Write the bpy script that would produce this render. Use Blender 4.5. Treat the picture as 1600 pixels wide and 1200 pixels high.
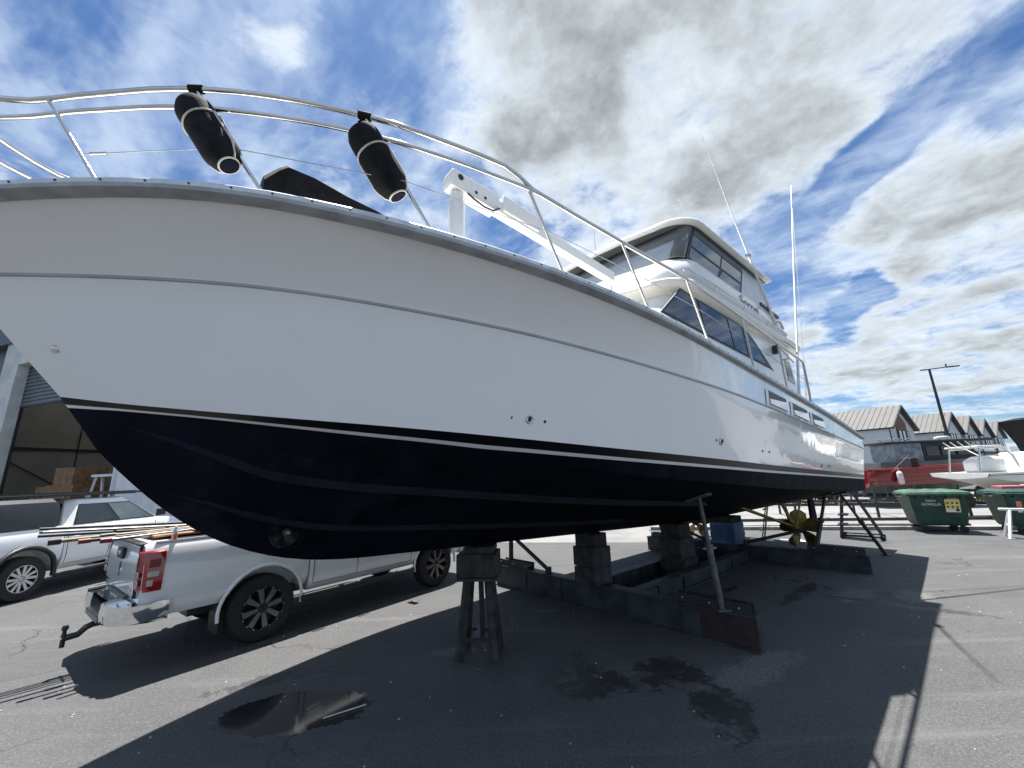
import bpy, bmesh, math, random
from mathutils import Vector, Matrix
random.seed(7)
R = math.radians
sc = bpy.context.scene
for o in list(bpy.data.objects): bpy.data.objects.remove(o)
COL = sc.collection

# ------------------------------------------------------------------ camera, world, sun, exposure
CAM_F, CAM_HOR, CAM_ROLL, CAM_H = 620.0, 743.0, 1.8, 2.0
_p = math.atan((CAM_HOR - 600) / CAM_F); _r = R(CAM_ROLL)
_fw = Vector((0, math.cos(_p), math.sin(_p))); _up = Vector((0, -math.sin(_p), math.cos(_p))); _rt = Vector((1, 0, 0))
RT = _rt * math.cos(_r) - _up * math.sin(_r); UP = _rt * math.sin(_r) + _up * math.cos(_r)
cd = bpy.data.cameras.new('camera'); cam = bpy.data.objects.new('camera', cd); COL.objects.link(cam)
cd.sensor_fit = 'HORIZONTAL'; cd.sensor_width = 36; cd.lens = 36 * CAM_F / 1600; cd.clip_start = 0.05; cd.clip_end = 3000
cam.matrix_world = Matrix(((RT.x, UP.x, -_fw.x, 0), (RT.y, UP.y, -_fw.y, 0), (RT.z, UP.z, -_fw.z, CAM_H), (0, 0, 0, 1)))
sc.camera = cam
SUN_TO = Vector((-0.074, 0.262, 1.0)).normalized()          # direction towards the sun
SUN_STRENGTH, SKY_STRENGTH, EXPOSURE = 4.7, 0.050, 1.30
sun_el = math.asin(SUN_TO.z); sun_az = math.atan2(SUN_TO.x, SUN_TO.y)
sd = bpy.data.lights.new('sun', 'SUN'); sd.energy = SUN_STRENGTH; sd.angle = R(0.53); sd.color = (1, .965, .92)
so = bpy.data.objects.new('sun', sd); COL.objects.link(so); so.rotation_euler = (-SUN_TO).to_track_quat('-Z', 'Y').to_euler(); so.location = (0, 0, 30)
vs = sc.view_settings
vs.view_transform = 'Standard'; vs.look = 'None'; vs.exposure = EXPOSURE; vs.gamma = 1; vs.use_curve_mapping = False

class NT:
    """small node-tree writer"""
    def __init__(s, nt): s.t = nt; s.n = nt.nodes; s.l = nt.links
    def new(s, typ, **k):
        nd = s.n.new(typ); ins = k.pop('ins', {})
        for a, b in k.items(): setattr(nd, a, b)
        for a, b in ins.items(): s.set(nd.inputs[a], b)
        return nd
    def set(s, sock, v):
        if isinstance(v, bpy.types.NodeSocket): s.l.new(v, sock)
        elif isinstance(v, bpy.types.Node): s.l.new(v.outputs[0], sock)
        else: sock.default_value = v
    def math(s, op, a, b=0.0, c=None, clamp=False):
        nd = s.n.new('ShaderNodeMath'); nd.operation = op; nd.use_clamp = clamp
        s.set(nd.inputs[0], a); s.set(nd.inputs[1], b)
        if c is not None: s.set(nd.inputs[2], c)
        return nd.outputs[0]
    def vmath(s, op, a, b=(0, 0, 0)):
        nd = s.n.new('ShaderNodeVectorMath'); nd.operation = op; s.set(nd.inputs[0], a)
        if op == 'SCALE': s.set(nd.inputs[3], b)
        else: s.set(nd.inputs[1], b)
        return nd.outputs['Value'] if op in ('LENGTH', 'DOT_PRODUCT', 'DISTANCE') else nd.outputs[0]
    def ramp(s, fac, stops, interp='LINEAR'):
        nd = s.n.new('ShaderNodeValToRGB'); nd.color_ramp.interpolation = interp; e = nd.color_ramp.elements
        while len(e) < len(stops): e.new(0.5)
        for el, (p, c) in zip(e, stops):
            el.position = p; el.color = (c, c, c, 1) if isinstance(c, (int, float)) else (*c, 1)
        s.set(nd.inputs[0], fac); return nd.outputs[0]
    def mix(s, fac, a, b, blend='MIX'):
        nd = s.n.new('ShaderNodeMix'); nd.data_type = 'RGBA'; nd.blend_type = blend
        s.set(nd.inputs[0], fac)
        for i, v in ((6, a), (7, b)):
            s.set(nd.inputs[i], (*v, 1) if isinstance(v, tuple) and len(v) == 3 else v)
        return nd.outputs[2]
    def noise(s, vec, scale, detail=4, rough=.55, dist=0.0, dim='3D'):
        nd = s.n.new('ShaderNodeTexNoise'); nd.noise_dimensions = dim; s.set(nd.inputs['Vector'], vec)
        nd.inputs['Scale'].default_value = scale; nd.inputs['Detail'].default_value = detail
        nd.inputs['Roughness'].default_value = rough; nd.inputs['Distortion'].default_value = dist
        return nd.outputs['Fac']
    def smooth(s, v, a, b):
        nd = s.n.new('ShaderNodeMapRange'); nd.interpolation_type = 'SMOOTHSTEP'; s.set(nd.inputs[0], v)
        nd.inputs[1].default_value = a; nd.inputs[2].default_value = b; return nd.outputs[0]

world = bpy.data.worlds.new('World'); sc.world = world; world.use_nodes = True
def build_world():
    nt = NT(world.node_tree); nt.n.clear()
    out = nt.new('ShaderNodeOutputWorld')
    sky = nt.new('ShaderNodeTexSky', sky_type='NISHITA', sun_disc=False, sun_elevation=sun_el, sun_rotation=sun_az, altitude=10, air_density=1.0, dust_density=0.6, ozone_density=2.2)
    tc = nt.new('ShaderNodeTexCoord')
    d = tc.outputs['Generated']
    sep = nt.new('ShaderNodeSeparateXYZ', ins={0: d})
    zz = nt.math('ADD', nt.math('MAXIMUM', sep.outputs[2], 0.0), 0.16)
    px = nt.math('DIVIDE', sep.outputs[0], zz); py = nt.math('DIVIDE', sep.outputs[1], zz)
    P = nt.new('ShaderNodeCombineXYZ', ins={0: px, 1: py, 2: 0.0}).outputs[0]
    def rot(vec, ang, sx, sy):
        m = nt.new('ShaderNodeMapping', vector_type='TEXTURE', ins={0: vec}); m.inputs['Rotation'].default_value = (0, 0, ang); m.inputs['Scale'].default_value = (sx, sy, 1); return m.outputs[0]
    n1 = nt.noise(nt.vmath('ADD', P, CL_OFF), 2.1, 5, .55, .2)
    n2 = nt.noise(nt.vmath('ADD', P, (7.3, 2.1, .4)), 8.5, 6, .66, .3)
    cov = nt.math('ADD', nt.math('MULTIPLY', nt.math('SUBTRACT', n1, .5), .9), nt.math('ADD', .5, nt.math('MULTIPLY', nt.math('SUBTRACT', n2, .5), .46)))
    n3 = nt.noise(nt.vmath('ADD', P, (7.29, 2.06, .4)), 8.5, 4, .66, .3)   # the same billows a little nearer the sun: gives lit and shaded sides
    # the layer's banks and clear lanes, laid out in its own plane
    wob = nt.vmath('ADD', P, nt.vmath('SCALE', nt.vmath('SUBTRACT', nt.new('ShaderNodeTexNoise', ins={'Vector': P, 'Scale': 3.2, 'Detail': 3.0}).outputs['Color'], (.5, .5, .5)), .35))
    for (cx, cy, rx, ry, ang, amp) in CL_BANKS:
        mp = nt.new('ShaderNodeMapping', vector_type='TEXTURE', ins={0: wob}); mp.inputs['Location'].default_value = (cx, cy, 0); mp.inputs['Rotation'].default_value = (0, 0, R(ang)); mp.inputs['Scale'].default_value = (rx, ry, 1)
        dd = nt.vmath('LENGTH', nt.vmath('MULTIPLY', mp.outputs[0], (1, 1, 0)))
        cov = nt.math('ADD', cov, nt.math('MULTIPLY', nt.smooth(dd, 1.15, 0.35), amp))
    mask = nt.smooth(cov, .44, .70)
    dens = nt.smooth(cov, .52, .80)
    # thin high streaks
    st = nt.noise(rot(P, R(-38), 1.7, .72), 3.4, 4, .58, .35)
    mott = nt.noise(nt.vmath('ADD', P, (4.4, .3, 1.)), 9.0, 4, .65, .5)
    thin = nt.math('MULTIPLY', nt.smooth(nt.math('ADD', st, nt.math('MULTIPLY', nt.math('SUBTRACT', mott, .5), .35)), .34, .74), .80)
    edge = nt.noise(nt.vmath('ADD', P, (1.7, -4.2, 2.)), 2.9, 6, .6, .3)
    lum = nt.math('SUBTRACT', 1.0, nt.math('MULTIPLY', dens, nt.math('ADD', .50, nt.math('MULTIPLY', nt.smooth(edge, .22, .74), .50))))
    lum = nt.math('ADD', lum, nt.math('MULTIPLY', nt.math('SUBTRACT', n2, n3), .9), clamp=True)
    ccol = nt.mix(lum, (.192, .212, .224), (.50, .545, .585))
    bg1 = nt.new('ShaderNodeBackground', ins={0: nt.mix(1.0, sky.outputs[0], (.54, .76, 1.0), 'MULTIPLY'), 1: SKY_STRENGTH})
    bg2 = nt.new('ShaderNodeBackground', ins={0: ccol, 1: CLOUD_GAIN})
    bgt = nt.new('ShaderNodeBackground', ins={0: (.35, .42, .52, 1), 1: CLOUD_GAIN})
    m0 = nt.new('ShaderNodeMixShader', ins={0: thin}); nt.l.new(bg1.outputs[0], m0.inputs[1]); nt.l.new(bgt.outputs[0], m0.inputs[2])
    m1 = nt.new('ShaderNodeMixShader', ins={0: mask}); nt.l.new(m0.outputs[0], m1.inputs[1]); nt.l.new(bg2.outputs[0], m1.inputs[2])
    nt.l.new(m1.outputs[0], out.inputs[0])
world.cycles.sampling_method = 'MANUAL'; world.cycles.sample_map_resolution = 512
CL_OFF = (3.1, 1.7, 0.0); CLOUD_GAIN = 0.80
CL_BANKS = [(.36, .76, .58, .50, 0, .26), (.93, .88, .10, .48, 4, -.34), (1.36, 1.08, .34, .50, -20, .20), (1.46, 1.58, .10, .34, -32, -.26), (2.3, 2.0, 1.1, .7, 35, .18), (-.62, .62, .55, .52, 0, -.22), (-.46, .60, .13, .10, 20, .17), (-.36, .55, .09, .05, -30, .10), (-.60, .52, .07, .05, 10, .13), (-.02, .90, .10, .2, 0, .12)]
build_world()

# ------------------------------------------------------------------ mesh helpers
class MB:
    def __init__(s): s.v = []; s.f = []
    def add(s, vs, fs, M=None):
        o = len(s.v)
        s.v += [tuple(M @ Vector(p)) if M is not None else tuple(p) for p in vs]
        s.f += [tuple(i + o for i in f) for f in fs]; return s
    def box(s, c, sz, M=None, rz=0, ry=0, rx=0, taper=1.0):
        x, y, z = [k / 2 for k in sz]
        vs = [(-x, -y, -z), (x, -y, -z), (x, y, -z), (-x, y, -z), (-x * taper, -y * taper, z), (x * taper, -y * taper, z), (x * taper, y * taper, z), (-x * taper, y * taper, z)]
        T = Matrix.Translation(c) @ Matrix.Rotation(rz, 4, 'Z') @ Matrix.Rotation(ry, 4, 'Y') @ Matrix.Rotation(rx, 4, 'X')
        if M is not None: T = M @ T
        return s.add(vs, [(0, 3, 2, 1), (4, 5, 6, 7), (0, 1, 5, 4), (1, 2, 6, 5), (2, 3, 7, 6), (3, 0, 4, 7)], T)
    def beam(s, a, b, w, h, roll=0):
        a, b = Vector(a), Vector(b); d = b - a; L = d.length; q = d.to_track_quat('X', 'Z').to_matrix().to_4x4()
        return s.box((L / 2, 0, 0), (L, w, h), Matrix.Translation(a) @ q @ Matrix.Rotation(roll, 4, 'X'))
    def tube(s, pts, r, n=8, closed=False, cap=True):
        pts = [Vector(p) for p in pts]; m = len(pts); rs = r if isinstance(r, (list, tuple)) else [r] * m
        tg = []
        for i in range(m):
            a = pts[(i - 1) % m] if (closed or i > 0) else pts[i]; b = pts[(i + 1) % m] if (closed or i < m - 1) else pts[i]
            tg.append((b - a).normalized())
        ref = Vector((0, 0, 1)) if abs(tg[0].z) < .9 else Vector((1, 0, 0))
        nrm = (ref - tg[0] * ref.dot(tg[0])).normalized(); vs = []
        for i in range(m):
            nrm = nrm - tg[i] * nrm.dot(tg[i])
            if nrm.length < 1e-6: nrm = tg[i].orthogonal()
            nrm.normalize(); bn = tg[i].cross(nrm)
            for k in range(n):
                a = 2 * math.pi * k / n; vs.append(pts[i] + (nrm * math.cos(a) + bn * math.sin(a)) * rs[i])
        fs = []
        for i in range(m if closed else m - 1):
            for k in range(n):
                a, b = i * n + k, i * n + (k + 1) % n; j = (i + 1) % m; fs.append((a, b, j * n + (k + 1) % n, j * n + k))
        if cap and not closed: fs += [tuple(range(n - 1, -1, -1)), tuple(range((m - 1) * n, m * n))]
        return s.add(vs, fs)
    def lathe(s, prof, n=24, M=None, cap=True):
        vs = []; fs = []
        for r, z in prof:
            for k in range(n):
                a = 2 * math.pi * k / n; vs.append((r * math.cos(a), r * math.sin(a), z))
        for i in range(len(prof) - 1):
            for k in range(n): fs.append((i * n + k, i * n + (k + 1) % n, (i + 1) * n + (k + 1) % n, (i + 1) * n + k))
        if cap: fs += [tuple(range(n - 1, -1, -1)), tuple(range((len(prof) - 1) * n, len(prof) * n))]
        return s.add(vs, fs, M)
    def prism(s, poly, h, M=None):
        n = len(poly); vs = [(x, y, 0) for x, y in poly] + [(x, y, h) for x, y in poly]
        fs = [tuple(range(n - 1, -1, -1)), tuple(range(n, 2 * n))] + [(i, (i + 1) % n, n + (i + 1) % n, n + i) for i in range(n)]
        return s.add(vs, fs, M)
    def loft(s, rings, closed=True, cap=True, M=None):
        n = len(rings[0]); vs = [p for r in rings for p in r]; fs = []
        for i in range(len(rings) - 1):
            for k in range(n if closed else n - 1):
                fs.append((i * n + k, i * n + (k + 1) % n, (i + 1) * n + (k + 1) % n, (i + 1) * n + k))
        if cap and closed: fs += [tuple(range(n - 1, -1, -1)), tuple(range((len(rings) - 1) * n, len(rings) * n))]
        return s.add(vs, fs, M)
    def poly(s, pts): return s.add(pts, [tuple(range(len(pts)))])
    def obj(s, name, mat, parent=None, smooth=None, bevel=0, fix=True):
        me = bpy.data.meshes.new(name); me.from_pydata(s.v, [], s.f)
        if fix:
            bm = bmesh.new(); bm.from_mesh(me); bmesh.ops.remove_doubles(bm, verts=bm.verts, dist=1e-5); bmesh.ops.recalc_face_normals(bm, faces=bm.faces); bm.to_mesh(me); bm.free()
        me.materials.append(mat); o = bpy.data.objects.new(name, me); COL.objects.link(o)
        if parent is not None: o.parent = parent
        if smooth is not None: me.shade_smooth(); me.set_sharp_from_angle(angle=R(smooth))
        if bevel:
            m = o.modifiers.new('bevel', 'BEVEL'); m.width = bevel; m.segments = 2; m.limit_method = 'ANGLE'; m.angle_limit = R(35)
            me.shade_smooth(); me.set_sharp_from_angle(angle=R(40)); m.harden_normals = False
        return o
def tag(o, label, cat, group=None, kind=None):
    if label: o['label'] = label
    if cat: o['category'] = cat
    if group: o['group'] = group
    if kind: o['kind'] = kind
    return o
def thing(name, label, cat, loc=(0, 0, 0), rz=0, group=None):
    o = bpy.data.objects.new(name, None); o.empty_display_size = .2; COL.objects.link(o); o.location = loc; o.rotation_euler = (0, 0, rz)
    return tag(o, label, cat, group)
def structure(o): o['kind'] = 'structure'; return o
def cut(o, cutters):
    """carve cutter meshes out of o for good"""
    for c in cutters:
        m = o.modifiers.new('cut', 'BOOLEAN'); m.object = c; m.operation = 'DIFFERENCE'; m.solver = 'EXACT'
    dg = bpy.context.evaluated_depsgraph_get(); dg.update()
    me = bpy.data.meshes.new_from_object(o.evaluated_get(dg)); o.modifiers.clear(); old = o.data; o.data = me; bpy.data.meshes.remove(old)
    for c in cutters: bpy.data.objects.remove(c)
    me.shade_smooth(); me.set_sharp_from_angle(angle=R(32)); return o
def text(name, body, size, M, mat, parent=None, depth=.002, align='CENTER', sx=1.0, shear=0):
    cu = bpy.data.curves.new(name, 'FONT'); cu.body = body; cu.size = size; cu.extrude = depth; cu.align_x = align; cu.align_y = 'CENTER'; cu.shear = shear; cu.resolution_u = 2
    t = bpy.data.objects.new(name, cu); COL.objects.link(t)
    dg = bpy.context.evaluated_depsgraph_get(); me = bpy.data.meshes.new_from_object(t.evaluated_get(dg)); bpy.data.objects.remove(t)
    me.transform(M @ Matrix.Diagonal((sx, 1, 1, 1))); me.materials.clear(); me.materials.append(mat)
    o = bpy.data.objects.new(name, me); COL.objects.link(o); o.parent = parent; return o
def frame(o, x, y):
    """matrix with origin o, local x and y axes (z = x cross y)"""
    x = Vector(x).normalized(); y = Vector(y); y = (y - x * y.dot(x)).normalized(); z = x.cross(y)
    return Matrix(((x.x, y.x, z.x, o[0]), (x.y, y.y, z.y, o[1]), (x.z, y.z, z.z, o[2]), (0, 0, 0, 1)))
def copy_tree(o, parent=None):
    c = o.copy(); COL.objects.link(c); c.parent = parent
    for ch in [k for k in bpy.data.objects if k.parent is o]: copy_tree(ch, c)
    return c
def lerp(tab, x):
    if x <= tab[0][0]: return tab[0][1]
    for (a, va), (b, vb) in zip(tab, tab[1:]):
        if x <= b: return va + (vb - va) * (x - a) / (b - a)
    return tab[-1][1]
def smoothtab(tab, x):
    """monotone-ish cubic through the table"""
    xs = [t[0] for t in tab]; ys = [t[1] for t in tab]
    if x <= xs[0]: return ys[0] + (x - xs[0]) * (ys[1] - ys[0]) / (xs[1] - xs[0])
    if x >= xs[-1]: return ys[-1]
    i = max(k for k in range(len(xs) - 1) if xs[k] <= x)
    def sl(k):
        if k == 0: return (ys[1] - ys[0]) / (xs[1] - xs[0])
        if k == len(xs) - 1: return (ys[-1] - ys[-2]) / (xs[-1] - xs[-2])
        return (ys[k + 1] - ys[k - 1]) / (xs[k + 1] - xs[k - 1])
    h = xs[i + 1] - xs[i]; t = (x - xs[i]) / h
    return (2 * t**3 - 3 * t**2 + 1) * ys[i] + (t**3 - 2 * t**2 + t) * h * sl(i) + (-2 * t**3 + 3 * t**2) * ys[i + 1] + (t**3 - t**2) * h * sl(i + 1)

# ------------------------------------------------------------------ materials
MATS = {}
def mat(name, col, rough=.5, metal=0, spec=.5, coat=0, var=.08, vscale=3.0, bump=0, bscale=40, trans=0, alpha=1, rvar=0, wear=None):
    if name in MATS: return MATS[name]
    m = bpy.data.materials.new(name); m.use_nodes = True; nt = NT(m.node_tree); b = nt.n['Principled BSDF']
    tc = nt.new('ShaderNodeTexCoord'); v = tc.outputs['Object']
    n = nt.noise(v, vscale, 6, .6)
    lo = tuple(max(0, c * (1 - var * 1.6)) for c in col); hi = tuple(min(1, c * (1 + var)) for c in col)
    c = nt.mix(nt.smooth(n, .3, .72), lo, hi)
    if wear:
        w = nt.noise(v, wear[1], 7, .68, .4); c = nt.mix(nt.smooth(w, wear[2], wear[2] + .1), c, wear[0])
    nt.set(b.inputs['Base Color'], c); b.inputs['Metallic'].default_value = metal
    if rvar: nt.set(b.inputs['Roughness'], nt.math('ADD', rough - rvar / 2, nt.math('MULTIPLY', nt.noise(v, vscale * 2.3, 5, .6), rvar)))
    else: b.inputs['Roughness'].default_value = rough
    b.inputs['Specular IOR Level'].default_value = spec; b.inputs['Coat Weight'].default_value = coat; b.inputs['Coat Roughness'].default_value = .04
    b.inputs['Transmission Weight'].default_value = trans
    if bump:
        bp = nt.new('ShaderNodeBump', ins={'Strength': bump, 'Distance': .01}); nt.set(bp.inputs['Height'], nt.noise(v, bscale, 5, .6)); nt.l.new(bp.outputs[0], b.inputs['Normal'])
    MATS[name] = m; return m
def hull_gelcoat():
    m = bpy.data.materials.new('gelcoat white'); m.use_nodes = True; nt = NT(m.node_tree); b = nt.n['Principled BSDF']
    v = nt.new('ShaderNodeTexCoord').outputs['Object']
    mp = nt.new('ShaderNodeMapping', ins={0: v}); mp.inputs['Scale'].default_value = (5.0, 5.0, .35)
    st = nt.noise(mp.outputs[0], 1.6, 5, .65); bl = nt.noise(v, .9, 4, .6); sp = nt.noise(v, 38, 2, .7)
    c = nt.mix(nt.math('MULTIPLY', nt.smooth(st, .52, .80), .16), (.855, .865, .87), (.66, .665, .655))
    c = nt.mix(nt.math('MULTIPLY', nt.smooth(bl, .5, .8), .10), c, (.70, .70, .68)); c = nt.mix(nt.math('MULTIPLY', nt.smooth(sp, .68, .78), .12), c, (.5, .5, .49))
    nt.set(b.inputs['Base Color'], c); nt.set(b.inputs['Roughness'], nt.math('ADD', .10, nt.math('MULTIPLY', st, .12))); b.inputs['Coat Weight'].default_value = 1.0; b.inputs['Coat Roughness'].default_value = .03
    h = nt.math('ADD', nt.noise(v, 1.5, 2, .5), nt.math('MULTIPLY', nt.noise(v, 5.5, 2, .5), .12))
    bp = nt.new('ShaderNodeBump', ins={'Strength': .10, 'Distance': .05}); nt.set(bp.inputs['Height'], h); nt.l.new(bp.outputs[0], b.inputs['Normal']); nt.l.new(bp.outputs[0], b.inputs['Coat Normal'])
    MATS['gelcoat white'] = m; return m
gel = hull_gelcoat()
gel2 = mat('gelcoat superstructure', (.82, .82, .79), .24, coat=.2, var=.03, vscale=1.2)
cream = mat('cream moulding', (.74, .72, .64), .35, var=.04)
anti = mat('antifouling paint', (.0055, .0075, .0145), .66, spec=.07, var=.3, vscale=2.5, bump=.2, bscale=70, rvar=.2, wear=((.010, .013, .021), 1.1, .55))
strake_m = mat('antifouling lit strake', (.0085, .0105, .0175), .6, spec=.10, var=.2)  # same paint as the bottom, lightened for the light strakes catch
stripe_b = mat('boot stripe black', (.004, .005, .007), .3, spec=.3, coat=.1, var=.05)
stripe_w = mat('boot stripe white', (.75, .76, .75), .25, var=.03)
alu = mat('rub rail aluminium', (.66, .69, .71), .38, metal=.2, var=.12, vscale=6, rvar=.2)
alu_d = mat('rub rail insert', (.36, .38, .395), .5, var=.15, vscale=5)
steel = mat('stainless steel', (.62, .61, .58), .12, metal=1, var=.06, vscale=8)
galv = mat('galvanised steel', (.36, .38, .39), .5, metal=.7, var=.2, vscale=9, rvar=.25)
glass_d = mat('tinted glass', (.010, .016, .026), .03, spec=.8, var=.05)
side_v = mat('smoked side screen', (.055, .075, .10), .04, spec=.8, var=.2, vscale=2)
clear_v = mat('clear vinyl', (.34, .385, .42), .06, spec=.7, var=.06)  # opaque; pale base colour stands in for reflected and see-through sky
black_f = mat('black fabric', (.012, .012, .014), .85, spec=.2, var=.3, vscale=14, bump=.3, bscale=60)
black_p = mat('black plastic', (.016, .017, .018), .45, var=.15)
grey_f = mat('grey vinyl', (.13, .135, .14), .6, var=.1)
rope_m = mat('white cord', (.62, .60, .54), .7, var=.1)
bronze = mat('bronze', (.30, .215, .055), .42, metal=.8, var=.25, vscale=9, rvar=.2)
rubber = mat('tyre rubber', (.014, .014, .015), .75, var=.25, vscale=20, bump=.2, bscale=80)
white_p = mat('car paint white', (.87, .88, .88), .18, coat=.8, var=.02, vscale=1.0)
chrome = mat('chrome', (.78, .78, .78), .06, metal=1, var=.03)
dark_m = mat('dark alloy', (.035, .036, .04), .3, metal=.6, var=.15)
spoke_g = mat('machined alloy', (.20, .19, .20), .35, metal=.7, var=.1)
silver = mat('silver alloy', (.62, .63, .64), .28, metal=.8, var=.05)
red_l = mat('red lamp lens', (.35, .006, .012), .08, spec=.7, coat=.6, var=.1)
clear_l = mat('clear lamp lens', (.55, .55, .56), .1, spec=.7, coat=.5, var=.06)
steel_b = mat('painted steel beam', (.033, .042, .046), .6, var=.35, vscale=4, rvar=.25, wear=((.085, .035, .022), 3.2, .62), bump=.15, bscale=50)
steel_r = mat('red oxide steel', (.034, .019, .018), .65, var=.3, vscale=6)
steel_k = mat('black steel', (.028, .03, .033), .55, var=.3, vscale=8, wear=((.07, .04, .028), 9, .64))
timber = mat('weathered timber', (.034, .031, .029), .8, var=.45, vscale=7, bump=.4, bscale=35, wear=((.03, .028, .026), 5, .58))
timber2 = mat('grey sleeper', (.048, .046, .044), .85, var=.4, vscale=6, bump=.4, bscale=30, wear=((.045, .043, .04), 4, .56))
blue_t = mat('blue tarpaulin', (.010, .085, .20), .35, var=.25, vscale=9, bump=.4, bscale=12)
yellow_p = mat('bamboo yellow', (.26, .19, .09), .5, var=.25, vscale=12)
red_p = mat('red plastic', (.20, .02, .025), .4, var=.15)
orange_p = mat('orange plastic', (.75, .22, .16), .4, var=.1)
conc_w = mat('precast concrete', (.62, .63, .62), .75, var=.12, vscale=1.1, bump=.15, bscale=30)
conc_in = mat('tilt slab concrete', (.36, .35, .34), .85, var=.08, vscale=.9, bump=.1, bscale=20)
clad_w = mat('white steel cladding', (.80, .81, .82), .45, var=.06, vscale=1.5)
clad_d = mat('dark cladding', (.06, .075, .09), .5, var=.1)
roller = mat('roller door grey', (.13, .15, .16), .5, var=.1)
board_b = mat('brown board', (.24, .14, .07), .8, var=.25, vscale=5)
wallb = mat('pale blue grey render', (.44, .49, .52), .8, var=.05, vscale=.6)
roofg = mat('roof steel grey', (.052, .051, .048), .6, var=.12, vscale=.8)
cedar = mat('dark cedar', (.10, .045, .032), .7, var=.25, vscale=3)
trim_k = mat('black trim', (.018, .02, .024), .5, var=.1)
red_b = mat('red boat paint', (.20, .006, .010), .22, coat=.6, var=.2, vscale=1.5)
greyb = mat('dark grey hull paint', (.10, .11, .12), .4, var=.12)
green_b = mat('green bin plastic', (.010, .052, .034), .5, var=.3, vscale=4, rvar=.25, wear=((.03, .09, .06), 7, .64))
green_l = mat('light green bin lid', (.055, .125, .075), .45, var=.25, vscale=4)
white_t = mat('white print', (.78, .78, .76), .5, var=.03)
yellow_s = mat('yellow print', (.72, .58, .20), .5, var=.06)
navy = mat('navy stripe', (.012, .016, .035), .2, coat=.3, var=.06)
silver_p = mat('silver car paint', (.45, .46, .47), .22, metal=.4, coat=.6, var=.04)
blue_c = mat('dark blue car paint', (.015, .03, .07), .2, coat=.7, var=.06)
clearcut = mat('smoky clears', (.17, .22, .26), .15, spec=.7, var=.35, vscale=3)
grass_m = mat('dry grass', (.16, .17, .05), .9, var=.4, vscale=2)
dash_m = mat('car interior', (.03, .03, .032), .7, var=.2)
plate_m = mat('number plate', (.55, .55, .53), .4, var=.05)

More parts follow.
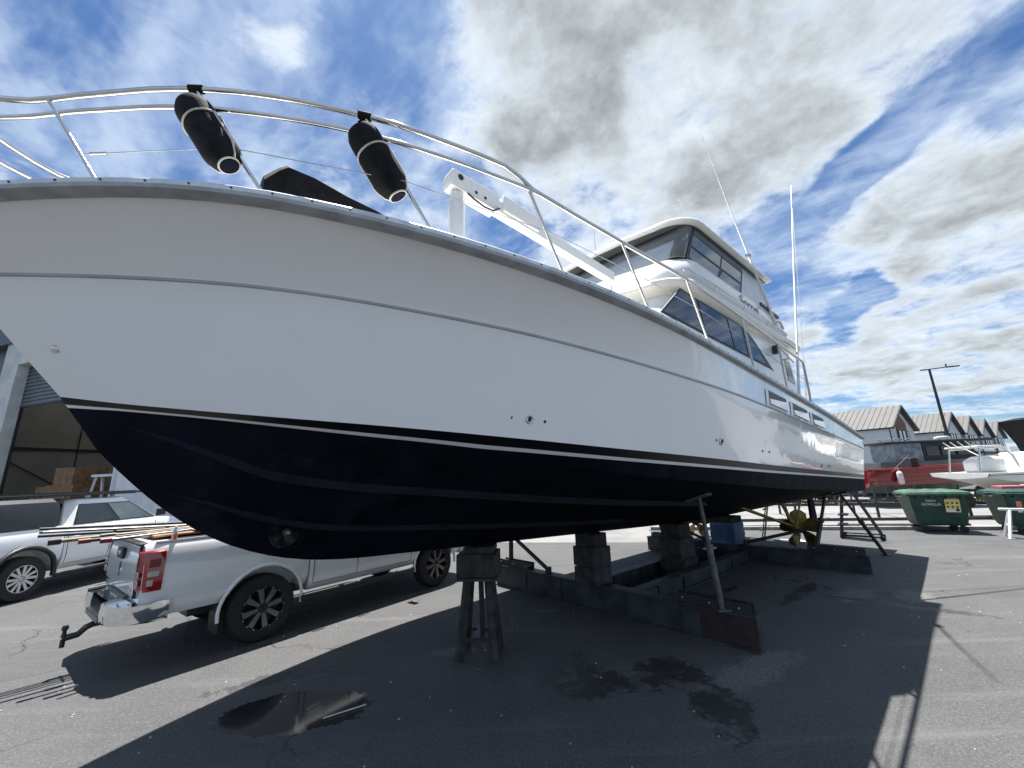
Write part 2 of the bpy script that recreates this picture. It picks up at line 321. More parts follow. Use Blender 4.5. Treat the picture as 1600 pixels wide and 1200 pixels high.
def ground_material():
    m = bpy.data.materials.new('asphalt yard'); m.use_nodes = True; nt = NT(m.node_tree); b = nt.n['Principled BSDF']
    P = nt.new('ShaderNodeNewGeometry').outputs['Position']
    sep = nt.new('ShaderNodeSeparateXYZ', ins={0: P}); X, Y = sep.outputs[0], sep.outputs[1]
    fine = nt.noise(P, 130, 1, .7); mid = nt.noise(P, 22, 3, .65); big = nt.noise(P, .55, 4, .6); blot = nt.noise(P, 2.1, 5, .66)
    vor = nt.new('ShaderNodeTexVoronoi', ins={0: P, 'Scale': 95.0}); stone = vor.outputs['Distance']; scol = nt.new('ShaderNodeSeparateColor', ins={0: vor.outputs['Color']}).outputs[0]
    c = nt.mix(nt.smooth(big, .3, .7), (.060, .062, .066), (.098, .098, .097))
    c = nt.mix(nt.math('MULTIPLY', nt.smooth(blot, .45, .75), .55), c, (.126, .125, .122))
    c = nt.mix(nt.math('MULTIPLY', nt.smooth(scol, .25, .95), .5), c, (.155, .155, .152))
    c = nt.mix(nt.math('MULTIPLY', nt.smooth(stone, .25, .62), .45), c, (.035, .036, .038))
    c = nt.mix(nt.math('MULTIPLY', nt.smooth(fine, .55, .8), .4), c, (.045, .046, .048))
    g2 = nt.noise(P, 42, 2, .75)
    c = nt.mix(nt.math('MULTIPLY', nt.smooth(g2, .56, .36), .55), c, (.05, .051, .053)); c = nt.mix(nt.math('MULTIPLY', nt.smooth(g2, .60, .75), .45), c, (.24, .24, .235))
    # tyre-swept streaks along the yard lane
    mp = nt.new('ShaderNodeMapping', ins={0: P}); mp.inputs['Rotation'].default_value = (0, 0, R(-47)); mp.inputs['Scale'].default_value = (.22, 2.4, 1)
    c = nt.mix(nt.math('MULTIPLY', nt.smooth(nt.noise(mp.outputs[0], 1.4, 6, .62), .5, .78), .35), c, (.165, .164, .16))
    # pale scuffs, chalk and paint specks
    spk = nt.new('ShaderNodeTexVoronoi', ins={0: P, 'Scale': 3.1, 'Randomness': 1.0})
    c = nt.mix(nt.math('MULTIPLY', nt.smooth(spk.outputs['Distance'], .055, .02), nt.smooth(nt.noise(P, .9, 3), .42, .55)), c, (.48, .48, .46))
    # hairline cracks
    wob = nt.vmath('ADD', P, nt.vmath('SCALE', nt.new('ShaderNodeTexNoise', ins={'Vector': P, 'Scale': 2.3, 'Detail': 3.0}).outputs['Color'], .55))
    cr = nt.new('ShaderNodeTexVoronoi', feature='DISTANCE_TO_EDGE', ins={0: wob, 'Scale': .42})
    crack = nt.math('MULTIPLY', nt.smooth(cr.outputs['Distance'], .006, .0015), nt.smooth(nt.noise(P, .6, 2), .52, .60))
    c = nt.mix(crack, c, (.02, .02, .02))
    def rect(cx, cy, rx, ry, ang):
        mpp = nt.new('ShaderNodeMapping', vector_type='TEXTURE', ins={0: P}); mpp.inputs['Location'].default_value = (cx, cy, 0); mpp.inputs['Rotation'].default_value = (0, 0, R(ang)); mpp.inputs['Scale'].default_value = (rx, ry, 1)
        q = nt.new('ShaderNodeSeparateXYZ', ins={0: nt.vmath('ABSOLUTE', mpp.outputs[0])}); return nt.math('MAXIMUM', q.outputs[0], q.outputs[1])
    for a in ((-6.3, 5.2, 1.9, .7, 37), (9.4, 5.4, 2.4, .8, 38)):
        dd = nt.math('ADD', rect(*a), nt.math('MULTIPLY', nt.math('SUBTRACT', blot, .5), .08)); c = nt.mix(nt.math('MULTIPLY', nt.smooth(dd, 1.01, .99), .30), c, (.055, .056, .058)); c = nt.mix(nt.math('MULTIPLY', nt.math('MULTIPLY', nt.smooth(dd, .97, .99), nt.smooth(dd, 1.03, 1.0)), .5), c, (.025, .025, .026))
    # wet patches and the puddle, each with a ragged edge
    rag = nt.math('ADD', nt.math('MULTIPLY', nt.math('SUBTRACT', nt.noise(P, 4.2, 7, .76), .5), 2.4), nt.math('MULTIPLY', nt.math('SUBTRACT', mid, .5), .9))
    wet = None
    def spot(cx, cy, rx, ry, ang, amp=1.0):
        mpp = nt.new('ShaderNodeMapping', vector_type='TEXTURE', ins={0: P}); mpp.inputs['Location'].default_value = (cx, cy, 0); mpp.inputs['Rotation'].default_value = (0, 0, R(ang)); mpp.inputs['Scale'].default_value = (rx, ry, 1)
        return nt.math('ADD', nt.vmath('LENGTH', nt.vmath('MULTIPLY', mpp.outputs[0], (1, 1, 0))), nt.math('MULTIPLY', rag, amp))
    for a in WET:
        s = nt.smooth(spot(*a), 1.02, .9); wet = s if wet is None else nt.math('MAXIMUM', wet, s)
    wet = nt.math('MULTIPLY', wet, nt.smooth(nt.noise(P, 3.1, 6, .7), .38, .50))
    pud = nt.smooth(spot(*PUDDLE), 1.02, .95)
    damp = nt.smooth(spot(PUDDLE[0] + .05, PUDDLE[1] + .05, PUDDLE[2] * 1.7, PUDDLE[3] * 1.8, PUDDLE[4], .5), 1.2, .5)
    pale = None
    for a in PALE:
        s = nt.smooth(spot(*a), 1.05, .6); pale = s if pale is None else nt.math('MAXIMUM', pale, s)
    c = nt.mix(nt.math('MULTIPLY', nt.math('MULTIPLY', pale, nt.smooth(g2, .3, .7)), .34), c, (.33, .33, .32))
    c = nt.mix(nt.math('MULTIPLY', damp, .35), c, (.05, .05, .052))
    c = nt.mix(nt.math('MULTIPLY', wet, .78), c, (.018, .018, .02))
    c = nt.mix(nt.math('MULTIPLY', pud, .85), c, (.012, .012, .014))
    nt.set(b.inputs['Base Color'], c)
    rg = nt.math('SUBTRACT', .86, nt.math('MULTIPLY', wet, .36)); rg = nt.math('SUBTRACT', rg, nt.math('MULTIPLY', pud, .80), clamp=True)
    nt.set(b.inputs['Roughness'], nt.math('MAXIMUM', rg, .025)); b.inputs['Specular IOR Level'].default_value = .45
    h = nt.math('ADD', nt.math('MULTIPLY', stone, -.8), nt.math('MULTIPLY', mid, .9))
    bp = nt.new('ShaderNodeBump', ins={'Distance': .006}); nt.set(bp.inputs['Strength'], nt.math('SUBTRACT', .75, nt.math('MULTIPLY', pud, .75))); nt.set(bp.inputs['Height'], h); nt.l.new(bp.outputs[0], b.inputs['Normal'])
    return m
PUDDLE = (-2.02, 4.12, .66, .36, 6, .30)
WET = [(1.45, 4.6, .42, .30, 25, 1.0), (1.70, 3.95, .22, .48, -12, 1.0), (.95, 4.45, .62, .22, 24, 1.0), (4.6, 7.1, .85, .12, 40, .8), (3.0, 6.9, 1.1, .10, 40, .8), (-1.3, 5.05, .9, .16, 24, .9), (.45, 4.75, .35, .5, 10, 1.0), (-2.3, 4.9, .9, .14, 30, .9), (5.6, 6.3, .9, .12, -38, .8)]
PALE = [(6.1, 6.75, .45, .26, 40, .9), (.42, 6.6, .22, .10, 10, .7), (5.3, 6.9, .6, .25, 40, 1.0), (2.4, 4.6, .9, .22, 30, 1.1), (-3.2, 7.2, .6, .1, 30, .9)]
def concrete_material():
    m = bpy.data.materials.new('pale concrete apron'); m.use_nodes = True; nt = NT(m.node_tree); b = nt.n['Principled BSDF']
    P = nt.new('ShaderNodeNewGeometry').outputs['Position']
    c = nt.mix(nt.smooth(nt.noise(P, .5, 6, .62, .4), .3, .7), (.15, .15, .146), (.225, .224, .217))
    c = nt.mix(nt.math('MULTIPLY', nt.smooth(nt.noise(P, 3.5, 6, .7), .55, .75), .5), c, (.13, .13, .125))
    nt.set(b.inputs['Base Color'], c); b.inputs['Roughness'].default_value = .85
    bp = nt.new('ShaderNodeBump', ins={'Strength': .3, 'Distance': .004}); nt.set(bp.inputs['Height'], nt.noise(P, 60, 4)); nt.l.new(bp.outputs[0], b.inputs['Normal'])
    return m

# ------------------------------------------------------------------ ground
def grid(name, x0, x1, y0, y1, z, m):
    o = MB().add([(x0, y0, z), (x1, y0, z), (x1, y1, z), (x0, y1, z)], [(0, 1, 2, 3)]).obj(name, m); return structure(o)
grid('ground', -900, 900, -900, 900, 0, ground_material())
conc = concrete_material()
structure(MB().poly([(-9, 14.6, .004), (1.94, 12.52, .004), (4.2, 12.1, .004), (4.6, 14.72, .004), (11.72, 13.05, .004), (24, 10.16, .004), (120, 0, .004), (120, 90, .004), (-9, 90, .004)]).obj('concrete_apron', conc))
kerb = MB()
for i in range(16):
    a = Vector((4.7 + i * 1.22, 14.72 - i * 1.22 * .2355, .055)); kerb.beam(a, a + Vector((1.2, -.2826, 0)), .16, .11)
structure(kerb.obj('kerb', mat('kerb concrete', (.25, .25, .24), .85, var=.2), bevel=.015))
MARK = mat('white road paint', (.62, .62, .60), .6, var=.15, vscale=6)
mk = MB()
for i in range(7):
    c0 = Vector((5.6 + i * .34, 12.35 - i * .14, .009)); mk.poly([c0, c0 + Vector((.17, -.07, 0)), c0 + Vector((.34, .33, 0)), c0 + Vector((.17, .40, 0))])
structure(mk.obj('hatched_marking', MARK))

# ------------------------------------------------------------------ the motor yacht (local x to the stern, y to starboard, z up; v = port offset)
YB = 49.0; M1 = Vector((1.17, 6.61, 0)); DU = Vector((math.sin(R(YB)), math.cos(R(YB)), 0)); DV = Vector((math.cos(R(YB)), -math.sin(R(YB)), 0))
def BW(u, v, w): return M1 + DU * u + DV * v + Vector((0, 0, w))        # boat to world
yacht = thing('motor_yacht', 'large white flybridge motor yacht with black bottom standing on blocks in the boatyard', 'yacht', M1, R(90 - YB))
def L(u, v, w): return (u, -v, w)
UA = 7.9
def pw(B, u0, um, p, aft):
    return lambda u: B * max(0, 1 - ((um - u) / (um - u0)) ** p) if u < um else B + (aft - B) * ((u - um) / (UA - um)) ** 2
vG, vK, vW, vC = pw(2.45, -7.05, -.8, 2.2, 2.37), pw(2.42, -6.45, .3, 1.95, 2.36), pw(2.28, -5.85, .6, 2.05, 2.25), pw(2.2, -5.78, 1.0, 1.95, 2.2)
TG = [(-7.05, 3.70), (-6.5, 3.73), (-6, 3.803), (-5.5, 3.852), (-5, 3.852), (-4.5, 3.806), (-4, 3.749), (-3.5, 3.687), (-3, 3.626), (-2, 3.508), (-1, 3.404), (0, 3.327), (1, 3.246), (2, 3.167), (3, 3.09), (4, 3.016), (5, 2.935), (6, 2.84), (7, 2.745), (7.9, 2.661)]
TK = [(-6.45, 3.418), (-6, 3.428), (-5.5, 3.432), (-5, 3.42), (-4.5, 3.384), (-4, 3.328), (-3.5, 3.269), (-3, 3.21), (-2, 3.078), (-1, 2.964), (0, 2.884), (1, 2.826), (2, 2.762), (3, 2.693), (4, 2.627), (5, 2.562), (6, 2.499), (7, 2.437), (7.9, 2.383)]
TW = [(-5.85, 2.65), (-5.5, 2.592), (-5, 2.528), (-4.5, 2.472), (-4, 2.422), (-3.5, 2.372), (-3, 2.322), (-2, 2.23), (-1, 2.156), (0, 2.095), (1, 2.044), (2, 2.001), (3, 1.959), (4, 1.918), (5, 1.877), (6, 1.835), (7, 1.794), (7.9, 1.758)]
TC = [(-5.78, 2.54), (-5.6, 2.53), (-5.5, 2.525), (-5, 2.462), (-4.5, 2.384), (-4, 2.308), (-3.5, 2.242), (-3, 2.168), (-2, 2.023), (-1, 1.908), (0, 1.822), (1, 1.744), (2, 1.675), (3, 1.624), (4, 1.575), (5, 1.526), (6, 1.477), (7, 1.428), (7.9, 1.384)]
TKEEL = [(-5.78, 2.54), (-5.70, 2.42), (-5.62, 2.29), (-5.41, 2.05), (-5.21, 1.85), (-4.99, 1.67), (-4.77, 1.53), (-4.53, 1.42), (-4.28, 1.34), (-4, 1.285), (-3.64, 1.25), (-3.09, 1.225), (-2.6, 1.2), (-2.06, 1.18), (-.2, 1.1), (2.5, .985), (4.9, .925), (7.9, .93)]
NS = 64
def us_for(u0): return [u0 + (UA - u0) * (i / NS) ** 1.6 for i in range(NS + 1)]
def keel_pts():
    # resample the keel and stem by station, dense where the stem curves
    out = []
    for i in range(NS + 1):
        u = -5.78 + (UA + 5.78) * (i / NS) ** 1.6; out.append((u, 0, smoothtab(TKEEL, u)))
    return out
cG = [(u, vG(u), smoothtab(TG, u)) for u in us_for(-7.05)]; cK = [(u, vK(u), smoothtab(TK, u)) for u in us_for(-6.45)]
cW = [(u, vW(u), smoothtab(TW, u)) for u in us_for(-5.85)]; cC = [(u, vC(u), smoothtab(TC, u)) for u in us_for(-5.78)]; cB = keel_pts()
def between(A, B, t, bulge=0):
    out = []
    for a, b in zip(A, B):
        v = a[1] + (b[1] - a[1]) * t - bulge * 4 * t * (1 - t) * abs(b[1] - a[1]); out.append((a[0] + (b[0] - a[0]) * t, max(0, v), a[2] + (b[2] - a[2]) * t))
    return out
def drop(A, B, dist):
    """curve a given height below A on the way to B"""
    out = []
    for a, b in zip(A, B):
        t = min(dist * 6.6, dist / max(.02, a[2] - b[2])); out.append(tuple(a[k] + (b[k] - a[k]) * t for k in range(3)))
    return out
def skin(curves, name, m, parent, smooth=40, both=True):
    mb = MB()
    for sgn in ((1, -1) if both else (1,)):
        mb.loft([[L(u, v * sgn, w) for u, v, w in c] for c in curves], closed=False, cap=False)
    return mb.obj(name, m, parent, smooth)
ROWS_KG = [between(cK, cG, t, .19) for t in (0, .08, .16, .26, .36, .46, .56, .66, .76, .86, .94, 1)]
ROWS_WK = [between(cW, cK, t, .06) for t in (0, .17, .33, .5, .67, .83, 1)]
topsides = skin(ROWS_WK + ROWS_KG[1:], 'topsides', gel, yacht, 60)
cW1 = drop(cW, cC, .075); cW2 = drop(cW, cC, .105)
skin([cW, cW1], 'boot_stripe', stripe_b, yacht)['label'] = 'glossy black boot stripe'
skin([cW1, cW2], 'waterline_stripe', stripe_w, yacht)['label'] = 'thin white waterline stripe'
bottom = skin([cW2, between(cW2, cC, .5), cC], 'bottom_side', anti, yacht, 30)
bot = skin([between(cC, cB, t, 0) for t in (0, .25, .5, .75, 1)], 'bottom', anti, yacht, 30)
tr = MB().poly([L(UA, s * v, w) for s, v, w in [(1, 0, .93), (1, vC(UA), 1.384), (1, vW(UA), 1.758), (1, vK(UA), 2.383), (1, vG(UA), 2.661), (-1, vG(UA), 2.661), (-1, vK(UA), 2.383), (-1, vW(UA), 1.758), (-1, vC(UA), 1.384)]])
tr.obj('transom', gel, yacht)
# spray strakes: shallow triangular rails running along the bottom
for frac, ua, ub, wid in ((.62, -5.45, 1.0, .062), (.28, -5.15, .0, .045)):
    for sgn in (1, -1):
        rings = []
        n = 44
        for i in range(n + 1):
            u = ua + (ub - ua) * i / n
            f = frac + (.20 * max(0, (-4.6 - u) / 1.0) if frac > .5 else -.08 * max(0, (-4.9 - u) / .3))
            vc, wc, wk = vC(u), smoothtab(TC, u), smoothtab(TKEEL, u)
            sl = (wc - wk) / max(.05, vc); k = min(1, .1 + i / 5, .1 + (n - i) / 2); hh = wid * k; dv = min(.16, hh / max(.2, sl)); v0 = vc * f; w0 = wk + (wc - wk) * f
            p = [Vector((0, v0 - .01, w0)), Vector((0, v0 + dv * .97, w0 - .004)), Vector((0, v0 + dv * 1.02, w0 + hh + .004))]
            rings.append([L(u, q.y * sgn, q.z) for q in p])
        MB().loft(rings).obj('spray_strake', strake_m, yacht, 20)
# gunwale rub rail: pale upper face, darker lower insert, screws
def sweep(curve, prof, name, m, parent, smooth=30, both=True, i0=0, i1=None):
    mb = MB(); cc = curve[i0:i1]
    for sgn in ((1, -1) if both else (1,)):
        rings = []
        for i, (u, v, w) in enumerate(cc):
            a = cc[max(0, i - 1)]; b = cc[min(len(cc) - 1, i + 1)]; t = Vector((b[0] - a[0], b[1] - a[1], 0)).normalized(); nn = Vector((-t.y, t.x, 0))
            rings.append([L(u + nn.x * x, (v + nn.y * x) * sgn, w + z) for x, z in prof])
        mb.loft(rings)
    return mb.obj(name, m, parent, smooth)
sweep(cG, [(-.06, .030), (.028, .030), (.036, .020), (.036, -.012), (-.06, -.012)], 'gunwale_rail', alu, yacht)
sweep(cG, [(-.05, -.0125), (.040, -.0125), (.044, -.018), (.044, -.044), (.024, -.054), (-.05, -.054)], 'rub_rail', alu_d, yacht)
scr = MB()
acc = 0
for i in range(1, len(cG)):
    a, b = Vector(cG[i - 1]), Vector(cG[i]); d = (b - a).length; t = (b - a).normalized(); nn = Vector((-t.y, t.x, 0)).normalized(); k = .24 - acc % .24; s = k
    while s < d:
        p = a + t * s + nn * .0365; q = Vector(L(*p)); nv = Vector(L(*nn)); scr.tube([q + Vector((0, 0, .006)), q + Vector((0, 0, .006)) + nv * .004], .007, 6); s += .24
    acc += d
o = scr.obj('rail_screws', black_p, yacht); o['kind'] = 'stuff'
# the knuckle moulding along the topsides
sweep([c for c in cK], [(-.02, .012), (.010, .009), (.013, 0), (.010, -.010), (-.02, -.016)], 'knuckle_moulding', mat('knuckle grey', (.40, .41, .41), .4), yacht, 40)
# deck
dk = MB(); rows = []
for k in range(9):
    t = -1 + 2 * k / 8; rows.append([L(u, (v - .03) * t if v > .05 else 0, w + .02 + .09 * (1 - t * t)) for u, v, w in cG])
dk.loft(rows, closed=False, cap=False); dk.obj('deck', gel2, yacht, 40)
def outline(uf, ua, hw, w, r=.5, bow=.12, n=7):
    """plan outline, port aft corner round the bow side to starboard aft"""
    pts = [(ua, hw), (ua * .5 + (uf + r) * .5, hw)]
    for i in range(n + 1):
        a = math.pi / 2 * i / n; pts.append((uf + bow + r - r * math.sin(a), hw - r + r * math.cos(a)))
    for t in (.6, .3): pts.append((uf + bow * t * t * .9, (hw - r) * t))
    full = pts + [(uf, 0)] + [(u, -v) for u, v in reversed(pts)]
    return [L(u, v, w) for u, v in full]
# coachroof on the foredeck, deckhouse, brow, flybridge coaming
MB().loft([outline(-4.3, -.6, 1.15, 3.78, .5, .3), outline(-4.1, -.6, 1.1, 4.0, .5, .3), outline(-3.8, -.6, .98, 4.06, .5, .3)]).obj('coachroof', gel2, yacht, 40)
house = MB().loft([outline(-1.35, 4.35, 1.9, 3.0, .45, .2), outline(-1.25, 4.35, 1.9, 3.45, .45, .2), outline(-.86, 4.35, 1.9, 3.95, .45, .2), outline(-.25, 4.35, 1.875, 4.52, .45, .2), outline(-.2, 4.35, 1.86, 4.6, .45, .2)]).obj('deckhouse', gel2, yacht, 40)
MB().loft([outline(-.34, 5.3, 1.86, 4.46, .55, .25), outline(-.50, 5.35, 1.97, 4.50, .6, .25), outline(-.56, 5.4, 2.01, 4.57, .6, .25), outline(-.55, 5.4, 2.015, 4.64, .6, .25), outline(-.46, 5.35, 1.99, 4.70, .6, .25), outline(-.36, 5.3, 1.93, 4.72, .6, .25)]).obj('brow', cream, yacht, 50)
def coam(uf, hw, w, ua, r=.5): return outline(uf, ua, hw, w, r, .2)
MB().loft([coam(-.38, 1.93, 4.70, 4.75), coam(-.36, 1.96, 4.78, 4.7), coam(-.22, 1.95, 4.98, 4.5), coam(-.06, 1.92, 5.12, 4.35), coam(.02, 1.89, 5.175, 4.3), coam(.10, 1.83, 5.19, 4.25), coam(.22, 1.74, 5.17, 4.2)]).obj('flybridge_coaming', gel2, yacht, 45)
# flybridge windows: front clears, corner pillars, side clears, all between coaming and hardtop
W0, W1 = 5.17, 5.87
def fb(uf0, uf1, hw0, hw1, t): return outline(uf0 + (uf1 - uf0) * t, 4.0, hw0 + (hw1 - hw0) * t, W0 + (W1 - W0) * t, .20, .12)
full0, full1 = fb(.12, .55, 1.84, 1.84, 0), fb(.12, .55, 1.84, 1.84, 1); NF = len(full0)
def band(i0, i1, t0, t1, off, name, m, parent, label=None):
    mb = MB(); a = [Vector(full0[i]) for i in range(i0, i1 + 1)]; b = [Vector(full1[i]) for i in range(i0, i1 + 1)]
    cc = Vector((2.4, 0, 0))
    def push(p): q = Vector((p.x - cc.x, p.y, 0)).normalized(); return p + q * off
    mb.loft([[tuple(push(x + (y - x) * t)) for x, y in zip(a, b)] for t in (t0, t1)], closed=False, cap=False); o = mb.obj(name, m, parent, 40)
    sm = o.modifiers.new('thick', 'SOLIDIFY'); sm.thickness = .012
    if label: o['label'] = label
    return o
band(2, NF - 3, 0, 1, 0, 'front_screen', clear_v, yacht, 'clear front screen of the flybridge')
band(2, NF - 3, .62, 1, .016, 'sun_shade', grey_f, yacht, 'grey shade band along the top of the flybridge screen')
for a in ((2, 9), (NF - 10, NF - 3)): band(a[0] + 1, a[1] - 1, 0, 1, .030, 'corner_pillar', grey_f, yacht)
for s in (-1, 1):
    # raised black instruments seen behind the screen
    mb = MB()
    for k in range(5):
        mb.tube([L(.55 + .05 * k, s * .9 + .07 * k, 5.2), L(.50 + .06 * k, s * .95 + .05 * k, 5.52 - .04 * k)], .018, 6)
    mb.box(L(.6, s * .95, 5.44), (.06, .26, .16)); mb.obj('screen_instruments', black_p, yacht)
def side_panel(poly, v, name, m, parent, th=.02, s=1, label=None):
    mb = MB(); n = len(poly); a = [L(u, s * v, w) for u, w in poly]; b = [L(u, s * (v + th), w) for u, w in poly]
    mb.add(a + b, [tuple(range(n)), tuple(range(2 * n - 1, n - 1, -1))] + [(i, (i + 1) % n, n + (i + 1) % n, n + i) for i in range(n)])
    o = mb.obj(name, m, parent)
    if label: o['label'] = label
    return o
for s in (1, -1):
    fr = side_panel([(.45, 5.17), (2.62, 5.15), (2.98, 5.87), (.88, 5.87)], 1.83, 'side_window', trim_k, yacht, .022, s)
    side_panel([(.55, 5.21), (1.55, 5.20), (1.72, 5.40), (.66, 5.42)], 1.853, 'pane', side_v, fr, .006, s)
    side_panel([(1.62, 5.20), (2.52, 5.19), (2.64, 5.39), (1.86, 5.40)], 1.853, 'pane', side_v, fr, .006, s)
    side_panel([(.70, 5.47), (1.75, 5.455), (1.88, 5.70), (.83, 5.72)], 1.853, 'pane', side_v, fr, .006, s)
    side_panel([(1.80, 5.455), (2.68, 5.45), (2.80, 5.69), (1.94, 5.70)], 1.853, 'pane', side_v, fr, .006, s)
    side_panel([(.87, 5.74), (2.90, 5.72), (2.95, 5.85), (.92, 5.85)], 1.853, 'shade_strip', grey_f, fr, .006, s)
    side_panel([(2.64, 5.10), (4.22, 5.10), (3.86, 5.87), (3.0, 5.87)], 1.82, 'aft_clear', mat('white clears', (.62, .66, .70), .3), yacht, .016, s)
    side_panel([(3.35, 5.135), (4.4, 5.10), (4.4, 5.16), (3.35, 5.195)], 1.925, 'coaming_bolster', black_p, yacht, .03, s)
# hardtop
MB().loft([outline(.32, 4.2, 1.90, 5.885, .5, .16), outline(.27, 4.25, 1.965, 5.90, .52, .16), outline(.25, 4.27, 1.985, 5.925, .54, .16), outline(.27, 4.25, 1.97, 5.955, .54, .16), outline(.42, 4.1, 1.82, 6.005, .55, .16), outline(1.0, 3.6, 1.1, 6.05, .55, .16)]).obj('hardtop', gel2, yacht, 50)
MB().loft([outline(.33, 4.15, 1.895, 5.873, .5, .16), outline(.33, 4.15, 1.895, 5.8835, .5, .16)]).obj('hardtop_lining', grey_f, yacht, 30)
MB().box(L(1.1, .55, 6.07), (.5, .35, .06)).obj('roof_hatch', gel2, yacht, bevel=.02)
# saloon windows
def wpoly(pts, v, name, m, parent, th, s): return side_panel(pts, v, name, m, parent, th, s)
for s in (1, -1):
    curve = [(2.15, 4.43), (2.4, 4.40), (2.65, 4.30), (2.95, 4.15), (3.2, 4.01), (3.55, 3.82)]
    fr = wpoly([(-.66, 3.98), (-.02, 4.50)] + curve + [(3.45, 3.84)], 1.893, 'saloon_window', trim_k, yacht, .016, s)
    wpoly([(-.60, 4.005), (-.02, 4.465), (.40, 4.455), (.56, 3.965)], 1.910, 'pane', glass_d, fr, .006, s)
    wpoly([(.64, 3.96), (.50, 4.45), (1.48, 4.425), (1.64, 3.93)], 1.910, 'pane', glass_d, fr, .006, s)
    wpoly([(1.69, 3.93), (1.55, 4.42), (2.10, 4.405), (2.22, 3.91)], 1.910, 'pane', glass_d, fr, .006, s)
    wpoly([(2.28, 3.91), (2.2, 4.36), (2.36, 4.32), (2.58, 4.22), (2.85, 4.06), (3.1, 3.88)], 1.910, 'pane', glass_d, fr, .006, s)
    # aft wing, with a small window and the cockpit side
    wpoly([(4.3, 3.0), (5.25, 2.95), (5.05, 3.5), (4.75, 4.5), (4.3, 4.5)], 1.86, 'cockpit_wing', gel2, yacht, .04, s)
    wpoly([(4.42, 3.75), (4.88, 3.72), (4.72, 4.18), (4.42, 4.2)], 1.901, 'wing_window', glass_d, yacht, .008, s)
    MB().tube([L(4.05, s * 1.93, 4.12), L(4.05, s * 2.06, 4.12), L(4.05, s * 2.06, 4.22)], .02, 8).obj('deck_light_bracket', steel, yacht)
    MB().box(L(3.75, s * 1.95, 4.28), (.14, .09, .16)).obj('deck_light', black_p, yacht, bevel=.01)
# name on the flybridge side
NAME = text('yacht_name', 'Sorrel', .25, frame(L(2.6, 1.962, 4.93), L(1, 0, -.02), (0, 0, 1)), mat('name lettering', (.12, .14, .16), .4), yacht, sx=1.5, shear=.2)
NAME['label'] = 'grey name lettering on the flybridge side'
# white deck box in front of the house
MB().loft([outline(-1.75, -1.0, 1.55, 3.55, .2, .05), outline(-1.65, -1.0, 1.5, 3.95, .2, .05), outline(-1.55, -1.0, 1.4, 4.02, .2, .05)]).obj('deck_locker', gel2, yacht, 40)
# engine-room vents in the topsides
def hull_pt(u, t):           # point between knuckle (t=0) and gunwale (t=1)
    return Vector((u, vK(u) + (vG(u) - vK(u)) * t, smoothtab(TK, u) + (smoothtab(TG, u) - smoothtab(TK, u)) * t))
VENTS = [(1.05, 1.82), (2.12, 2.92), (3.2, 3.95)]
for s in (1, -1):
    for (ua, ub) in VENTS:
        dst = {}
        def q(u, t, off): p = hull_pt(u, t); return Vector(L(p.x, s * (p.y + off), p.z))
        mb = MB()
        A = [q(ua - .05, .02, .004), q(ub + .05, .02, .004), q(ub + .05, .60, .004), q(ua - .05, .60, .004)]
        B = [q(ua, .08, .022), q(ub, .08, .022), q(ub, .53, .022), q(ua, .53, .022)]
        mb.loft([A, B], cap=False); o = mb.obj('vent_surround', gel, yacht, 20)
        MB().poly([q(ua, .08, .023), q(ub, .08, .023), q(ub, .53, .023), q(ua, .53, .023)]).obj('vent_opening', black_p, o)
        hv = MB(); hv.add([q(ua + .015, .085, .024), q(ub - .01, .085, .024), q(ub - .01, .42, .024), q(ua + .015, .27, .024), q(ua + .015, .085, .050), q(ub - .01, .085, .050), q(ub - .01, .42, .030), q(ua + .015, .27, .030)],
                          [(0, 1, 2, 3), (4, 7, 6, 5), (0, 4, 5, 1), (1, 5, 6, 2), (2, 6, 7, 3), (3, 7, 4, 0)]); hv.obj('vent_louvre', gel, o)
# through-hull fittings
def side_fit(u, w, r, name, m, label=None):
    # find the hull surface between waterline and knuckle
    t = (w - smoothtab(TW, u)) / (smoothtab(TK, u) - smoothtab(TW, u)); v = vW(u) + (vK(u) - vW(u)) * t - .06 * 4 * t * (1 - t) * abs(vK(u) - vW(u))
    p = Vector(L(u, v, w)); sl = (vK(u) - vW(u)) / max(.2, smoothtab(TK, u) - smoothtab(TW, u)); du = (vW(u + .1) + vK(u + .1) - vW(u - .1) - vK(u - .1)) / .4
    n = Vector((-du, -1, -sl)).normalized()
    Mx = frame(p, n.orthogonal(), n.cross(n.orthogonal()))
    if n.dot(Mx.to_3x3() @ Vector((0, 0, 1))) < 0: Mx = Mx @ Matrix.Rotation(math.pi, 4, 'X')
    return Mx, p
for u, w, r in [(-2.83, 2.475, .036), (-.32, 2.315, .042)]:
    Mx, p = side_fit(u, w, r, 'x', None)
    MB().lathe([(r, -.01), (r, .012), (r * .82, .020), (r * .6, .016), (r * .6, .004)], 20, Mx).obj('through_hull_fitting', steel, yacht, 30)
    MB().lathe([(r * .62, -.01), (r * .62, .006)], 16, Mx).obj('fitting_bore', black_p, yacht)
for u, w, r in [(-2.98, 2.49, .016), (-2.69, 2.46, .016), (-.42, 2.325, .014), (.9, 2.22, .018), (1.15, 2.21, .018), (3.9, 2.0, .03), (4.35, 1.99, .022), (4.5, 1.985, .022)]:
    Mx, p = side_fit(u, w, r, 'x', None); MB().lathe([(r, -.01), (r * .9, .006)], 12, Mx).obj('drain_hole', black_p, yacht)
# towing eye on the stem
ey = Vector(L(-5.895, .1, 2.965)); MB().lathe([(.030, -.05), (.034, .0), (.028, .05), (.012, .062)], 12, frame(ey, (0, 0, 1), (1, 0, 0)) @ Matrix.Rotation(R(180), 4, 'X')).obj('bow_eye', steel, yacht, 40)
